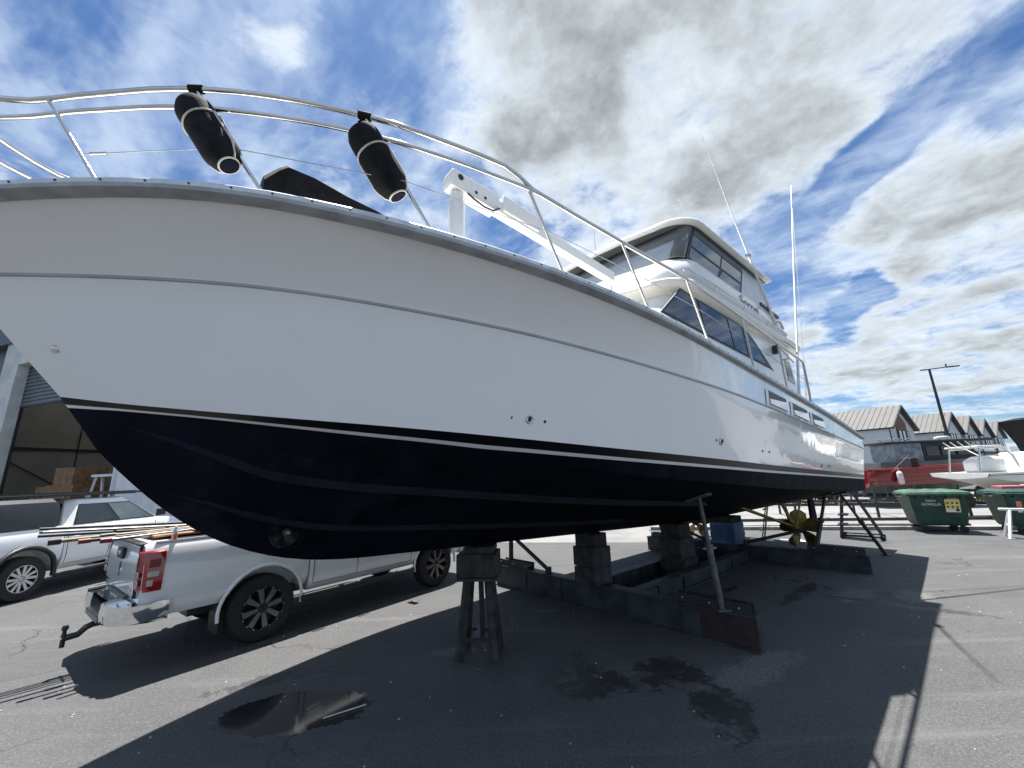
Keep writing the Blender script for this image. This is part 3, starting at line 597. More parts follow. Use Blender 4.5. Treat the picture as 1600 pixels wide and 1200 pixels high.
# bow thruster tunnel and propeller
tu, tw = -4.33, 1.575; wk = smoothtab(TKEEL, tu); wc = smoothtab(TC, tu); fr_ = (tw - wk) / (wc - wk); tv = vC(tu) * fr_
cyl = MB().lathe([(.135, -1.2), (.135, 1.2)], 32, Matrix.Translation(L(tu, 0, tw)) @ Matrix.Rotation(R(90), 4, 'X')).obj('cutter', anti, yacht)
cut(bot, [cyl])
MB().lathe([(.137, -tv - .0), (.137, tv + .0)], 32, Matrix.Translation(L(tu, 0, tw)) @ Matrix.Rotation(R(90), 4, 'X'), cap=False).obj('thruster_tunnel', black_p, yacht, 40)
Mt = Matrix.Translation(L(tu, tv * .55, tw)) @ Matrix.Rotation(R(90), 4, 'X')
MB().lathe([(.134, -.01), (.134, .01)], 24, Matrix.Translation(L(tu, -.02, tw)) @ Matrix.Rotation(R(90), 4, 'X')).obj('tunnel_baffle', black_p, yacht)  # added dark disc closing the tunnel, so no bright ground shows through
hubt = MB().lathe([(.03, -.08), (.038, 0), (.034, .05), (.012, .075)], 14, Mt).obj('thruster_hub', galv, yacht, 40)
for k in range(4):
    MB().prism([(.02, -.02), (.11, -.055), (.122, .0), (.10, .05), (.02, .02)], .012, Mt @ Matrix.Rotation(R(90 * k + 20), 4, 'Z') @ Matrix.Rotation(R(28), 4, 'X')).obj('thruster_blade', dark_m, hubt)
# shafts, struts, propellers, rudders
for s in (1, -1):
    hub = Vector(L(6.0, s * 1.22, .60)); up = Vector(L(3.3, s * 1.0, 1.27)); ax = (hub - up).normalized()
    MB().tube([up, hub + ax * .10], .034, 10).obj('propeller_shaft', bronze, yacht, 40)
    for (off, dv) in ((-.35, .14), (-.35, -.14)):
        base = hub + ax * off; MB().beam(base, (base.x + .02, base.y + dv * s * 1.6, 1.30), .10, .028).obj('shaft_strut', bronze, yacht)
    MB().tube([hub + ax * -.47, hub + ax * -.22], .058, 12).obj('strut_bearing', bronze, yacht, 40)
    Mp = hub.to_track_quat('Z', 'Y').to_matrix().to_4x4(); Mp = Matrix.Translation(hub) @ ax.to_track_quat('Z', 'Y').to_matrix().to_4x4()
    pr = MB().lathe([(.05, -.13), (.075, -.08), (.075, .06), (.055, .12), (.03, .17), (.012, .19)], 16, Mp).obj('propeller', bronze, yacht, 40)
    for k in range(5):
        prof = [(.06, -.05), (.14, -.13), (.26, -.19), (.37, -.17), (.43, -.07), (.43, .05), (.36, .14), (.22, .15), (.10, .08), (.06, .05)]
        mb = MB(); T = Mp @ Matrix.Rotation(R(72 * k + 14), 4, 'Z'); vs = []
        for zz in (-.007, .007):
            for x, y in prof: tw_ = R(52 - 58 * x); vs.append((x, y * math.cos(tw_) - zz * math.sin(tw_), y * math.sin(tw_) + zz * math.cos(tw_)))
        n = len(prof); mb.add(vs, [tuple(range(n)), tuple(range(2 * n - 1, n - 1, -1))] + [(i, (i + 1) % n, n + (i + 1) % n, n + i) for i in range(n)], T); mb.obj('blade', bronze, pr)
    MB().prism([(6.75, .52), (7.25, .56), (7.22, 1.2), (6.85, 1.22)], .05, Matrix.Translation((0, -s * 1.25 + .025, 0)) @ Matrix.Rotation(R(90), 4, 'X')).obj('rudder', anti, yacht)
# guard rails
def railw(u): return (lerp if -3.55 < u < -2.9 else smoothtab)([(-7.6, 4.80), (-6.8, 4.72), (-6.6, 4.67), (-6.4, 4.622), (-6.2, 4.615), (-6, 4.672), (-5.75, 4.735), (-5.5, 4.762), (-5.25, 4.762), (-5, 4.742), (-4.75, 4.705), (-4.5, 4.657), (-4.25, 4.608), (-4, 4.566), (-3.75, 4.532), (-3.5, 4.498), (-3.36, 4.47), (-3.29, 4.43), (-3.2, 4.345), (-3, 4.284), (-2.6, 4.19), (-2, 4.095), (-1, 4.037), (0, 4.0), (1, 3.95), (2, 3.887), (3, 3.826), (3.2, 3.81)], u)
def railm(u): return smoothtab([(-7.6, 4.55), (-6.8, 4.50), (-6.6, 4.478), (-6.4, 4.462), (-6.2, 4.482), (-6, 4.537), (-5.75, 4.586), (-5.5, 4.604), (-5.25, 4.597), (-5, 4.573), (-4.75, 4.54), (-4.5, 4.50), (-4.25, 4.452), (-4, 4.417), (-3.75, 4.391), (-3.5, 4.36), (-3.2, 4.328), (-3.05, 4.30)], u)
def railv(u): return max(.14, vG(u) + .03 - .25 * min(1, max(0, (-4.2 - u) / 1.6)))
for s in (1, -1):
    sg = 'port' if s == 1 else 'starboard'
    def path(a, b, fw, n=60): return [L(a + (b - a) * i / n, s * railv(a + (b - a) * i / n), fw(a + (b - a) * i / n)) for i in range(n + 1)]
    tail = [L(3.32, s * 2.44, 3.76), L(3.42, s * 2.42, 3.64), L(3.62, s * 2.38, 3.34), L(3.76, s * 2.34, 3.06)]
    MB().tube(path(-7.4, 3.2, railw, 90) + tail, .020, 10).obj('top_rail', steel, yacht, 60)
    MB().tube(path(-7.4, -3.05, railm, 50), .017, 10).obj('middle_rail', steel, yacht, 60)
    wire = [L(u, s * railv(u) , wv) for u, wv in [(-5.9, 4.20), (-5.15, 4.28), (-4.15, 4.12), (-3.0, 3.97), (-2.0, 3.83), (-.8, 3.74), (.7, 3.64), (2.1, 3.54), (3.5, 3.45)]]
    MB().tube(wire, .0035, 5).obj('lifeline_wire', galv, yacht)
    MB().tube([L(-5.86, s * railv(-5.86), 4.205), L(-5.78, s * railv(-5.78), 4.214)], .011, 8).obj('wire_tensioner', steel, yacht)
    for ub, ut in [(-5.74, -6.14), (-4.9, -5.38), (-3.86, -4.41), (-2.76, -3.2), (-1.66, -2.2), (-.40, -1.12), (1.0, .45), (2.45, 1.85)]:
        b = Vector(L(ub, s * (vG(ub) - .10), smoothtab(TG, ub) + .02)); t = Vector(L(ut, s * railv(ut), railw(ut)))
        st = MB().tube([b, t], .0135, 10).obj('stanchion', steel, yacht, 60)
        MB().lathe([(.035, 0), (.035, .010), (.02, .03)], 12, Matrix.Translation(b)).obj('stanchion_base', steel, st, 40)
# handrail along the brow
for s in (1, -1):
    pts = [L(-.02, s * 1.99, 4.735), L(.06, s * 2.01, 4.79), L(1.0, s * 2.02, 4.80), L(2.5, s * 2.02, 4.785), L(4.4, s * 2.0, 4.76), L(5.0, s * 1.98, 4.75)]
    hr = MB().tube(pts, .012, 8).obj('brow_handrail', steel, yacht, 60)
    for u in (1.0, 2.2, 3.4, 4.5): MB().tube([L(u, s * 2.015, 4.79), L(u, s * 1.97, 4.69)], .009, 6).obj('handrail_post', steel, hr)
# foredeck davit crane
cr_v = 1.2
MB().lathe([(.135, 3.6), (.13, 3.75), (.085, 3.8), (.085, 4.72), (.075, 4.74), (.075, 4.84)], 24, Matrix.Translation(L(-3.27, cr_v, 0))).obj('crane_post', gel2, yacht, 40)
ca, cb = Vector(L(-3.40, cr_v, 5.00)), Vector(L(-.60, cr_v, 4.78))
boom = MB(); q = (cb - ca).to_track_quat('X', 'Z').to_matrix().to_4x4(); MBm = Matrix.Translation(ca) @ q; LB = (cb - ca).length
boom.prism([(.03, -.12), (.0, -.02), (.03, .08), (.62, .09), (.66, .0), (.62, -.12)], .15, MBm @ Matrix.Rotation(R(90), 4, 'X') @ Matrix.Translation((0, 0, -.075))); cheek = boom.obj('crane_head', gel2, yacht, bevel=.008)
MB().box((LB * .5 + .3, 0, -.02), (LB - .6, .115, .145), MBm).obj('crane_boom', gel2, yacht, bevel=.008)
MB().box((.98, 0, .04), (.56, .165, .205), MBm).obj('crane_winch_cover', gel2, yacht, bevel=.015)
for x, z in ((.13, .02), (.33, -.05), (.45, -.05)): MB().lathe([(.032 if x < .2 else .016, -.002), (.032 if x < .2 else .016, .006)], 14, MBm @ Matrix.Translation((x, -.077, z)) @ Matrix.Rotation(R(90), 4, 'X')).obj('crane_pin', black_p, cheek)
MB().tube([MBm @ Vector((.22, -.085, -.13)), MBm @ Vector((.30, -.10, -.17)), MBm @ Vector((.42, -.11, -.20)), MBm @ Vector((.55, -.10, -.17)), MBm @ Vector((.64, -.085, -.08))], .010, 6).obj('crane_hose', black_p, yacht, 60)
MB().tube([cb + Vector((-.03, 0, -.1)), cb + Vector((-.03, 0, -.30))], .006, 6).obj('crane_cable', galv, yacht)
MB().box(tuple(cb + Vector((-.03, 0, -.32))), (.04, .03, .06)).obj('crane_hook', galv, yacht)
# outriggers, rods, aerials
def whip(pts, r0, r1, name, m):
    n = len(pts); return MB().tube([L(*p) for p in pts], [r0 + (r1 - r0) * i / (n - 1) for i in range(n)], 8).obj(name, m, yacht, 60)
whip([(3.52, 2.22, 3.1), (3.75, 2.21, 3.5), (5.4, 2.2, 6.6), (7.06, 2.2, 9.62)], .030, .012, 'outrigger_pole', alu)
for (a, b) in (((3.95, 2.16, 4.0), (3.66, 1.96, 4.45)), ((4.1, 2.2, 4.3), (4.3, 1.95, 4.62))): MB().tube([L(*a), L(*b)], .014, 8).obj('outrigger_bracket', steel, yacht)
for dx in (.12, .2): whip([(4.1 + dx, 2.18, 3.3), (7.0 + dx * .3, 2.18, 9.5)], .003, .003, 'outrigger_line', galv)
whip([(4.02, 1.97, 4.86), (3.75, 1.97, 5.2), (3.12, 1.95, 6.12), (2.5, 1.92, 7.1), (1.82, 1.9, 8.22)], .030, .006, 'outrigger_rod', gel2)
MB().box(L(3.10, 1.95, 6.12), (.10, .08, .06)).obj('rod_clamp', galv, yacht)
MB().tube([L(3.95, 1.93, 4.95), L(4.02, 2.05, 4.90), L(4.12, 2.06, 4.78)], .022, 8).obj('rod_socket', steel, yacht)
whip([(2.6, 1.2, 6.05), (2.2, 1.15, 7.55)], .010, .004, 'radio_aerial', gel2)
whip([(1.6, -.6, 6.1), (1.62, -.6, 7.6)], .008, .003, 'whip_aerial', galv)
for s in (1, -1): MB().tube([L(4.2, s * 1.9, 5.1), L(3.9, s * 1.86, 5.9)], .02, 8).obj('hardtop_leg', gel2, yacht, 60)
# swim platform and stern cleats
MB().box(L(8.15, 0, 1.62), (.55, 4.2, .08)).obj('swim_platform', gel2, yacht, bevel=.02)
for s in (1, -1):
    MB().tube([L(5.6, s * 2.3, 3.0), L(5.62, s * 2.3, 3.05), L(5.86, s * 2.3, 3.05), L(5.88, s * 2.3, 3.0)], .016, 8).obj('stern_cleat', steel, yacht, 60)
    MB().tube([L(-1.15, s * 2.3, 3.43), L(-1.13, s * 2.3, 3.50), L(-.85, s * 2.3, 3.48), L(-.83, s * 2.3, 3.41)], .016, 8).obj('deck_cleat', steel, yacht, 60)

# black cover on the foredeck, fenders lashed to the rail
Mw = Matrix.Translation(M1) @ Matrix.Rotation(R(90 - YB), 4, 'Z')
cv = MB()
def cvring(u, w, hw, k): return [L(u, .95 + hw, 3.9), L(u, .95 + hw * .96, w - .08 * k), L(u, .95 + hw * .6, w), L(u, .95, w + .03), L(u, .95 - hw * .6, w), L(u, .95 - hw * .96, w - .08 * k), L(u, .95 - hw, 3.9)]
cv.loft([cvring(-4.92, 4.28, .20, 1), cvring(-4.83, 4.385, .24, 1), cvring(-4.78, 4.425, .26, 1), cvring(-4.6, 4.395, .28, .8), cvring(-4.35, 4.375, .28, 1.1), cvring(-4.1, 4.33, .28, .8), cvring(-3.8, 4.29, .26, 1), cvring(-3.74, 4.2, .24, 1)], M=Mw)
tag(cv.obj('deck_cover', black_f, None, 30), 'black fabric cover over gear on the yacht foredeck between the two fenders', 'cover')
def fender(ub, ut, label, t0, t1, rad, off):
    b = Vector((ub, vG(ub) - .10, smoothtab(TG, ub) + .02)); t = Vector((ut, railv(ut), railw(ut)))
    a = Vector(L(*(b + (t - b) * t0))) + Vector(off); e = Vector(L(*(b + (t - b) * t1))) + Vector(off)
    root = thing('fender', label, 'fender', Mw @ a, 0, 'fenders lashed to the bow rail')
    ax = (Mw.to_3x3() @ (e - a)); Ln = ax.length; ax.normalize(); Mq = ax.to_track_quat('Z', 'X').to_matrix().to_4x4()
    prof = [(rad * .50, 0), (rad * .54, .008), (rad * .74, .035), (rad * .97, .10), (rad, .13), (rad, Ln - .10), (rad * .97, Ln - .06), (rad * .80, Ln - .015), (rad * .5, Ln), (.02, Ln + .006)]
    body = MB().lathe(prof, 28, Mq).obj('body', black_f, root, 40)
    MB().lathe([(rad * .44, .006), (rad * .44, -.004)], 20, Mq).obj('end_cap', mat('navy fabric', (.010, .010, .022), .8, spec=.1), root)
    for z, rr in ((.006, rad * .53), (Ln - .20, rad + .003)):
        MB().tube([Mq @ Vector((rr * math.cos(k * math.pi / 14), rr * math.sin(k * math.pi / 14), z)) for k in range(28)], .007, 6, closed=True).obj('white_piping', rope_m, root, 60)
    for ang in (R(150), R(-30)):
        MB().tube([Mq @ Vector((rr * math.cos(ang), rr * math.sin(ang), z)) for rr, z in [(rad * .54, .006), (rad * .76, .035), (rad * .98, .10), (rad + .003, .13), (rad + .003, Ln - .20)]], .007, 6).obj('white_piping', rope_m, root, 60)
    top = Mw @ Vector(L(*t)) - Mw @ a; head = ax * Ln
    MB().tube([head, head * .45 + top * .55 + Vector((.02, .01, .01)), top + Vector((0, 0, .02))], .010, 6).obj('lashing', black_f, root, 60)
    MB().tube([head + Vector((.03, 0, 0)), head * .4 + top * .6 + Vector((-.03, 0, 0)), top + Vector((.01, 0, -.02))], .008, 6).obj('lashing', black_f, root, 60)
    rd = (Mw.to_3x3() @ (Vector(L(ut + .1, railv(ut + .1), railw(ut + .1))) - Vector(L(ut - .1, railv(ut - .1), railw(ut - .1))))).normalized()
    MB().tube([top - rd * .045 * (1), top + rd * .045], .030, 10).obj('rail_wrap', black_f, root, 60)
    bu = b + (t - b) * .55
    for tt in (.48, .72):
        pc = Mw @ Vector(L(*(b + (t - b) * tt))) - Mw @ a; MB().tube([pc - Vector((0, 0, .018)), pc + Vector((0, 0, .018))], .024, 8).obj('clamp', steel, root)
fender(-4.9, -5.38, 'black fender with white piping lashed to the rail nearest the bow', .30, .84, .122, (-.09, .04, -.01))
fender(-3.86, -4.41, 'black fender with white piping lashed to the rail farther aft, left of the crane', .35, .88, .122, (-.09, .04, -.01))

# ------------------------------------------------------------------ cradle steel, blocks and props under the yacht
def ibeam(a, b, h, fw, name, label, cat, m, tw=.03, group=None):
    a, b = Vector(a), Vector(b); d = (b - a); Ln = d.length; root = thing(name, label, cat, a, math.atan2(d.y, d.x), group)
    MB().box((Ln / 2, 0, h / 2), (Ln, tw, h - .05)).obj('web', m, root, bevel=.003)
    MB().box((Ln / 2, 0, h - .0125), (Ln, fw, .025)).obj('top_flange', m, root, bevel=.003)
    MB().box((Ln / 2, 0, .0125), (Ln, fw, .025)).obj('bottom_flange', m, root, bevel=.003)
    for x in [Ln * k for k in (.18, .36, .62, .80)]:
        MB().box((x, 0, h / 2), (.015, fw * .9, h - .052)).obj('stiffener', m, root)
    return root, Ln
A_, B_, C_, D_ = (-.36, 8.22, 0), (2.71, 4.99, 0), (3.49, 11.2, 0), (6.64, 8.07, 0)
nb, Ln = ibeam(A_, B_, .37, .20, 'cradle_beam', 'long painted steel cross beam under the yacht, the near one with a red oxide end', 'steel beam', steel_b, .14, 'steel cross beams under the yacht')
MB().box((Ln - .33, -.0715, .185), (.62, .004, .31)).obj('red_panel', steel_r, nb)['label'] = 'red oxide painted end of the beam'
fbm, Lf = ibeam(C_, D_, .33, .20, 'cradle_beam', 'long painted steel cross beam near the yacht stern, under the propellers', 'steel beam', steel_b, .14, 'steel cross beams under the yacht')
for rt, Lx, h in ((nb, Ln, .37), (fbm, Lf, .33)):
    for x0 in (.05, Lx - .95):
        for y in (-.07, .07): MB().box((x0 + .45, y, h + .055), (.9 if x0 > 1 else .75, .018, .11)).obj('channel_plate', steel_k, rt, bevel=.004)
        for x in (.12, .45, .78): MB().tube([(x0 + x, -.09, h + .06), (x0 + x, .09, h + .06)], .014, 8).obj('bolt', galv, rt)
for vv, which in ((-.42, 'far'), (.42, 'near')):
    p, q = BW(.15, vv, 0), BW(4.75, vv, 0)
    ibeam(p, q, .26, .18, 'keel_beam', 'steel beam running lengthwise beneath the yacht keel, %s of the pair' % ('nearer' if which == 'near' else 'farther'), 'steel beam', steel_b, .10, 'lengthwise steel beams')
def block(u, w0, w1, lx, ly, label, m, rz=0, group='timber blocks under the keel', dv=0, du=0):
    p = BW(u + du, dv, 0); o = MB().box((0, 0, (w1 - w0) / 2), (lx, ly, w1 - w0)).obj('timber_block', m, None, bevel=.012)
    o.location = (p.x, p.y, w0); o.rotation_euler = (0, 0, R(90 - YB) + rz); return tag(o, label, 'timber block', group)
zk = lambda u: smoothtab(TKEEL, u)
b0 = -.02
block(b0, .372, .62, .44, .38, 'bottom block of the timber stack on the near cross beam', timber2, R(3))
block(b0, .622, .90, .40, .42, 'middle block of the timber stack on the near cross beam', timber2, R(-2))
block(b0, .902, zk(b0) - .001, .34, .36, 'top block of the timber stack on the near cross beam, touching the keel', timber, R(4))
block(2.62, .004, .36, .55, .50, 'bottom block of the dark timber stack beneath the keel amidships', timber, R(2))
block(2.62, .362, .72, .50, .44, 'middle block of the dark timber stack beneath the keel amidships', timber2, R(-4))
block(2.62, .722, zk(2.62) - .002, .44, .38, 'top block of the dark timber stack beneath the keel amidships', timber, R(1))
bt = thing('wrapped_block', 'timber block stack wrapped in blue tarpaulin under the yacht stern', 'timber block', BW(5.0, 0, .33), R(90 - YB), 'timber blocks under the keel')
MB().loft([[(x * s, y * s, z) for x, y in ((-.27, -.24), (.27, -.25), (.26, .24), (-.26, .25))] for s, z in ((1.05, .005), (.98, .15), (1.03, .28), (.97, .40), (1.0, .588))]).obj('timber_core', timber, bt, 20)
MB().loft([[(x * s, y * s, z) for x, y in ((-.275, -.245), (0, -.265), (.275, -.255), (.28, 0), (.265, .245), (0, .26), (-.265, .255), (-.28, 0))] for s, z in ((1.1, .008), (1.04, .12), (1.08, .20), (1.02, .30), (1.06, .38), (1.02, .46))]).obj('blue_tarpaulin', blue_t, bt, 30)
# timber trestle carrying the forefoot
ut_ = -2.17; tp = BW(ut_, 0, 0); kz = zk(ut_)
trs = thing('trestle', 'timber trestle with splayed legs and a big block carrying the yacht forefoot', 'trestle', tp, R(-6))
for sx in (-1, 1):
    for sy in (-1, 1): MB().beam((sx * .12, sy * .10, .84), (sx * .20, sy * .20, .0), .065, .085).obj('leg', timber2, trs, bevel=.006)
MB().beam((-.19, -.17, .20), (.19, -.17, .20), .03, .035).obj('stretcher', steel_k, trs); MB().beam((-.19, .17, .20), (.19, .17, .20), .03, .035).obj('stretcher', steel_k, trs)
MB().tube([(.02, 0, .80), (.03, .02, .22)], .032, 10).obj('jack_screw', steel_k, trs); MB().beam((0, -.17, .21), (0, .17, .21), .10, .03).obj('cross_member', steel_k, trs)
MB().box((0, 0, .835), (.48, .44, .03)).obj('head_plate', steel_k, trs)
o = MB().box((0, 0, .13), (.47, .42, .26)).obj('timber_block', timber, None, bevel=.014); o.location = (tp.x, tp.y, .851); o.rotation_euler = (0, 0, R(-6)); tag(o, 'wide weathered block on top of the trestle under the forefoot', 'timber block', 'timber blocks under the keel')
o = MB().box((0, 0, (kz - 1.112) / 2 + .002), (.36, .40, kz - 1.112)).obj('timber_block', timber, None, bevel=.01); o.location = (tp.x + .02, tp.y, 1.112); o.rotation_euler = (0, 0, R(-4)); tag(o, 'smaller packing block between trestle block and keel', 'timber block', 'timber blocks under the keel')
def zbot(u, v): return zk(u) + (smoothtab(TC, u) - zk(u)) * min(1, abs(v) / vC(u))
def prop(base, u, v, label, brace=None, m=steel_k, r=.042, pad=True):
    top = BW(u, v, zbot(u, v) - .03); base = Vector(base); root = thing('jack_prop', label, 'prop', base, 0, 'steel props against the hull')
    d = top - base
    MB().tube([(0, 0, 0), d * .55], r, 12).obj('outer_tube', m, root, 60); MB().tube([d * .5, d], r * .72, 12).obj('inner_tube', m, root, 60)
    MB().tube([d * .55 - d.normalized() * .05, d * .55 + d.normalized() * .02], r * 1.35, 12).obj('collar', m, root, 60)
    MB().tube([d * .53 + Vector((-.09, -.02, 0)), d * .53 + Vector((.09, .02, 0))], .010, 6).obj('locking_pin', galv, root)
    sl = (smoothtab(TC, u) - zk(u)) / vC(u); nrm = -(DV * -sl + Vector((0, 0, 1)) * 1).normalized() if v > 0 else -(DV * sl + Vector((0, 0, 1))).normalized()
    MB().box((0, 0, -.012), (.30, .16, .03), Matrix.Translation(d) @ nrm.to_track_quat('Z', 'X').to_matrix().to_4x4()).obj('head_pad', m, root)
    MB().box((0, 0, .01), (.16, .12, .02)).obj('foot_plate', m, root)
    if brace:
        b = Vector(brace) - base; e = d * .42; MB().tube([b, e], r * .8, 10).obj('brace', m, root, 60); MB().box(tuple(b), (.10, .06, .10)).obj('brace_shoe', m, root)
    return root
prop((2.39, 5.16, .38), .12, 1.72, 'tall grey steel prop on the near cross beam end, against the port hull', r=.036, m=mat('dull zinc', (.10, .105, .112), .55, metal=.4, var=.25, vscale=9))
prop((-.12, 7.97, .375), -.15, -1.75, 'dark steel prop with a diagonal brace at the far end of the near beam', (.52, 7.28, .42))
prop((6.06, 8.64, .34), 5.5, 1.9, 'dark steel prop with a long diagonal brace beside the bronze propeller', (5.15, 9.52, .38))
prop((8.26, 9.58, .0), 6.6, 1.95, 'dark steel prop standing on the asphalt at the yacht stern', r=.038)
prop((3.80, 10.88, .34), 4.9, -1.85, 'dark steel prop on the far end of the stern cross beam', (4.5, 10.2, .38))
# rolling steps behind the stern
st = thing('boarding_steps', 'black steel boarding steps on small wheels behind the yacht stern', 'steps', (9.6, 11.75, 0), R(-42))
for y in (-.28, .28):
    MB().tube([(-.45, y, .10), (-.22, y, 1.5)], .025, 8).obj('front_rail', steel_k, st, 60); MB().tube([(.42, y, .10), (-.12, y, 1.5)], .022, 8).obj('rear_rail', steel_k, st, 60)
    MB().tube([(-.45, y, .10), (.45, y, .10)], .025, 8).obj('base_rail', steel_k, st, 60); MB().tube([(-.22, y, 1.5), (-.24, y, 2.1), (.1, y, 2.15)], .016, 8).obj('hand_rail', steel_k, st, 60)
for k in range(5): MB().box((-.38 + .05 * k, 0, .36 + .27 * k), (.22, .54, .03)).obj('tread', steel_k, st)
for x in (-.42, .42):
    for y in (-.3, .3): MB().lathe([(.06, -.02), (.06, .02)], 14, Matrix.Translation((x, y, .06)) @ Matrix.Rotation(R(90), 4, 'X')).obj('castor', rubber, st)
la = thing('aluminium_ladder', 'short olive A-frame ladder standing behind the propeller', 'ladder', (7.35, 11.75, 0), R(-40))
olive = mat('olive alloy', (.16, .17, .10), .45, metal=.4, var=.15)
for x, y in ((-.45, -.2), (-.45, .2), (.38, -.2), (.38, .2)): MB().beam((x, y, 0), (x * .12, y * .7, 1.7), .05, .03).obj('stile', olive, la)
for k in range(5): MB().beam((-.45 + .075 * k, -.19 + .012 * k, .28 + .28 * k), (-.45 + .075 * k, .19 - .012 * k, .28 + .28 * k), .06, .025).obj('rung', olive, la)
# bits of scrap on the asphalt: a stick by the puddle, pebbles
tag(MB().beam((-1.72, 3.97, .012), (-1.42, 4.17, .010), .009, .008).obj('stick', rope_m), 'thin pale stick lying at the edge of the puddle', 'stick')
peb = MB()
for i in range(170):
    x, y = random.uniform(-6, 9), random.uniform(2.2, 10); s = random.uniform(.005, .014)
    peb.lathe([(s * .6, -.002), (s, s * .4), (s * .5, s * .8)], 5, Matrix.Translation((x, y, 0)) @ Matrix.Rotation(random.uniform(0, 6), 4, 'Z'))
tag(peb.obj('pebbles', mat('pale grit', (.42, .41, .39), .8, var=.3)), 'pale grit and small stones scattered on the asphalt', 'grit', kind='stuff')

# ------------------------------------------------------------------ pick-up trucks (local x forward, y left, origin under the rear axle)
def yprof(z, W, zs):  # body half width at height z
    z0, z1, z2 = zs
    return lerp([(z0, W - .10), (z0 + .10, W - .035), ((z0 + z1) / 2 + .05, W), (z1, W - .015), (z2 - .08, W - .045), (z2, W - .09)], z)
def rounded_ring(x, W, zs, top=None):
    z0, z1, z2 = zs; pts = [(yprof(z, W, zs), z) for z in (z0, z0 + .05, z0 + .10, (z0 + z1) / 2, z1, (z1 + z2) / 2, z2 - .06, z2 - .02, z2)]
    pts = [(pts[0][0] - .06, z0)] + pts + [(pts[-1][0] - .04, z2 + .012)]
    return [(x, -y, z) for y, z in pts] + [(x, y, z) for y, z in reversed(pts)]
def wheel(parent, x, y, r, style, side):
    M0 = Matrix.Translation((x, y, r)) @ Matrix.Rotation(R(90) * side, 4, 'X')   # local z points outward
    rr = r * (.64 if style == 'dark' else .60); wd = .13
    prof = [(rr * .98, -wd), (r * .90, -wd), (r * .985, -wd * .72), (r, -wd * .4), (r, wd * .4), (r * .985, wd * .72), (r * .92, wd * .95), (rr * 1.06, wd), (rr, wd * .93), (rr * .98, wd * .6)]
    t = MB().lathe(prof, 48, M0, cap=False).obj('wheel', rubber, parent, 35)
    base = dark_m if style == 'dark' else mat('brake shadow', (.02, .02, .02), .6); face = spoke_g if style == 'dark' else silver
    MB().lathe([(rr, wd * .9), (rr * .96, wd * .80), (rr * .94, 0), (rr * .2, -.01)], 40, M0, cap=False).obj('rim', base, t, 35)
    MB().lathe([(rr * 1.0, wd * .90), (rr * 1.0, wd * .97), (rr * .955, wd * .97), (rr * .95, wd * .84)], 40, M0, cap=False).obj('rim_lip', dark_m if style == 'dark' else silver, t, 35)
    MB().lathe([(rr * .24, -.02), (rr * .24, wd * .62), (rr * .20, wd * .70), (rr * .02, wd * .72)], 24, M0).obj('hub_cap', dark_m if style == 'dark' else silver, t, 35)
    n = 8 if style == 'dark' else 6
    for k in range(n):
        T = M0 @ Matrix.Rotation(2 * math.pi * k / n + .2, 4, 'Z')
        if style == 'dark':
            MB().prism([(rr * .22, -.022), (rr * .93, -.036), (rr * .93, .036), (rr * .22, .022)], .035, T @ Matrix.Translation((0, 0, wd * .62))).obj('spoke', face, t, bevel=.004)
        else:
            for off in (-1, 1): MB().prism([(rr * .2, off * .010 - .02), (rr * .95, off * .055 - .026), (rr * .95, off * .055 + .026), (rr * .2, off * .010 + .02)], .04, T @ Matrix.Translation((0, 0, wd * .58))).obj('spoke', face, t, bevel=.004)
        if style == 'dark':
            for j in (0, 1):
                a = 2 * math.pi * (k + j * .5) / n; MB().lathe([(.009, 0), (.009, .008)], 6, M0 @ Matrix.Translation((rr * .965 * math.cos(a), rr * .965 * math.sin(a), wd * .95))).obj('rim_bolt', galv, t)
    for k in range(6):
        a = 2 * math.pi * k / 6; MB().lathe([(.011, 0), (.011, .03)], 6, M0 @ Matrix.Translation((rr * .15 * math.cos(a), rr * .15 * math.sin(a), wd * .66))).obj('wheel_nut', chrome, t)
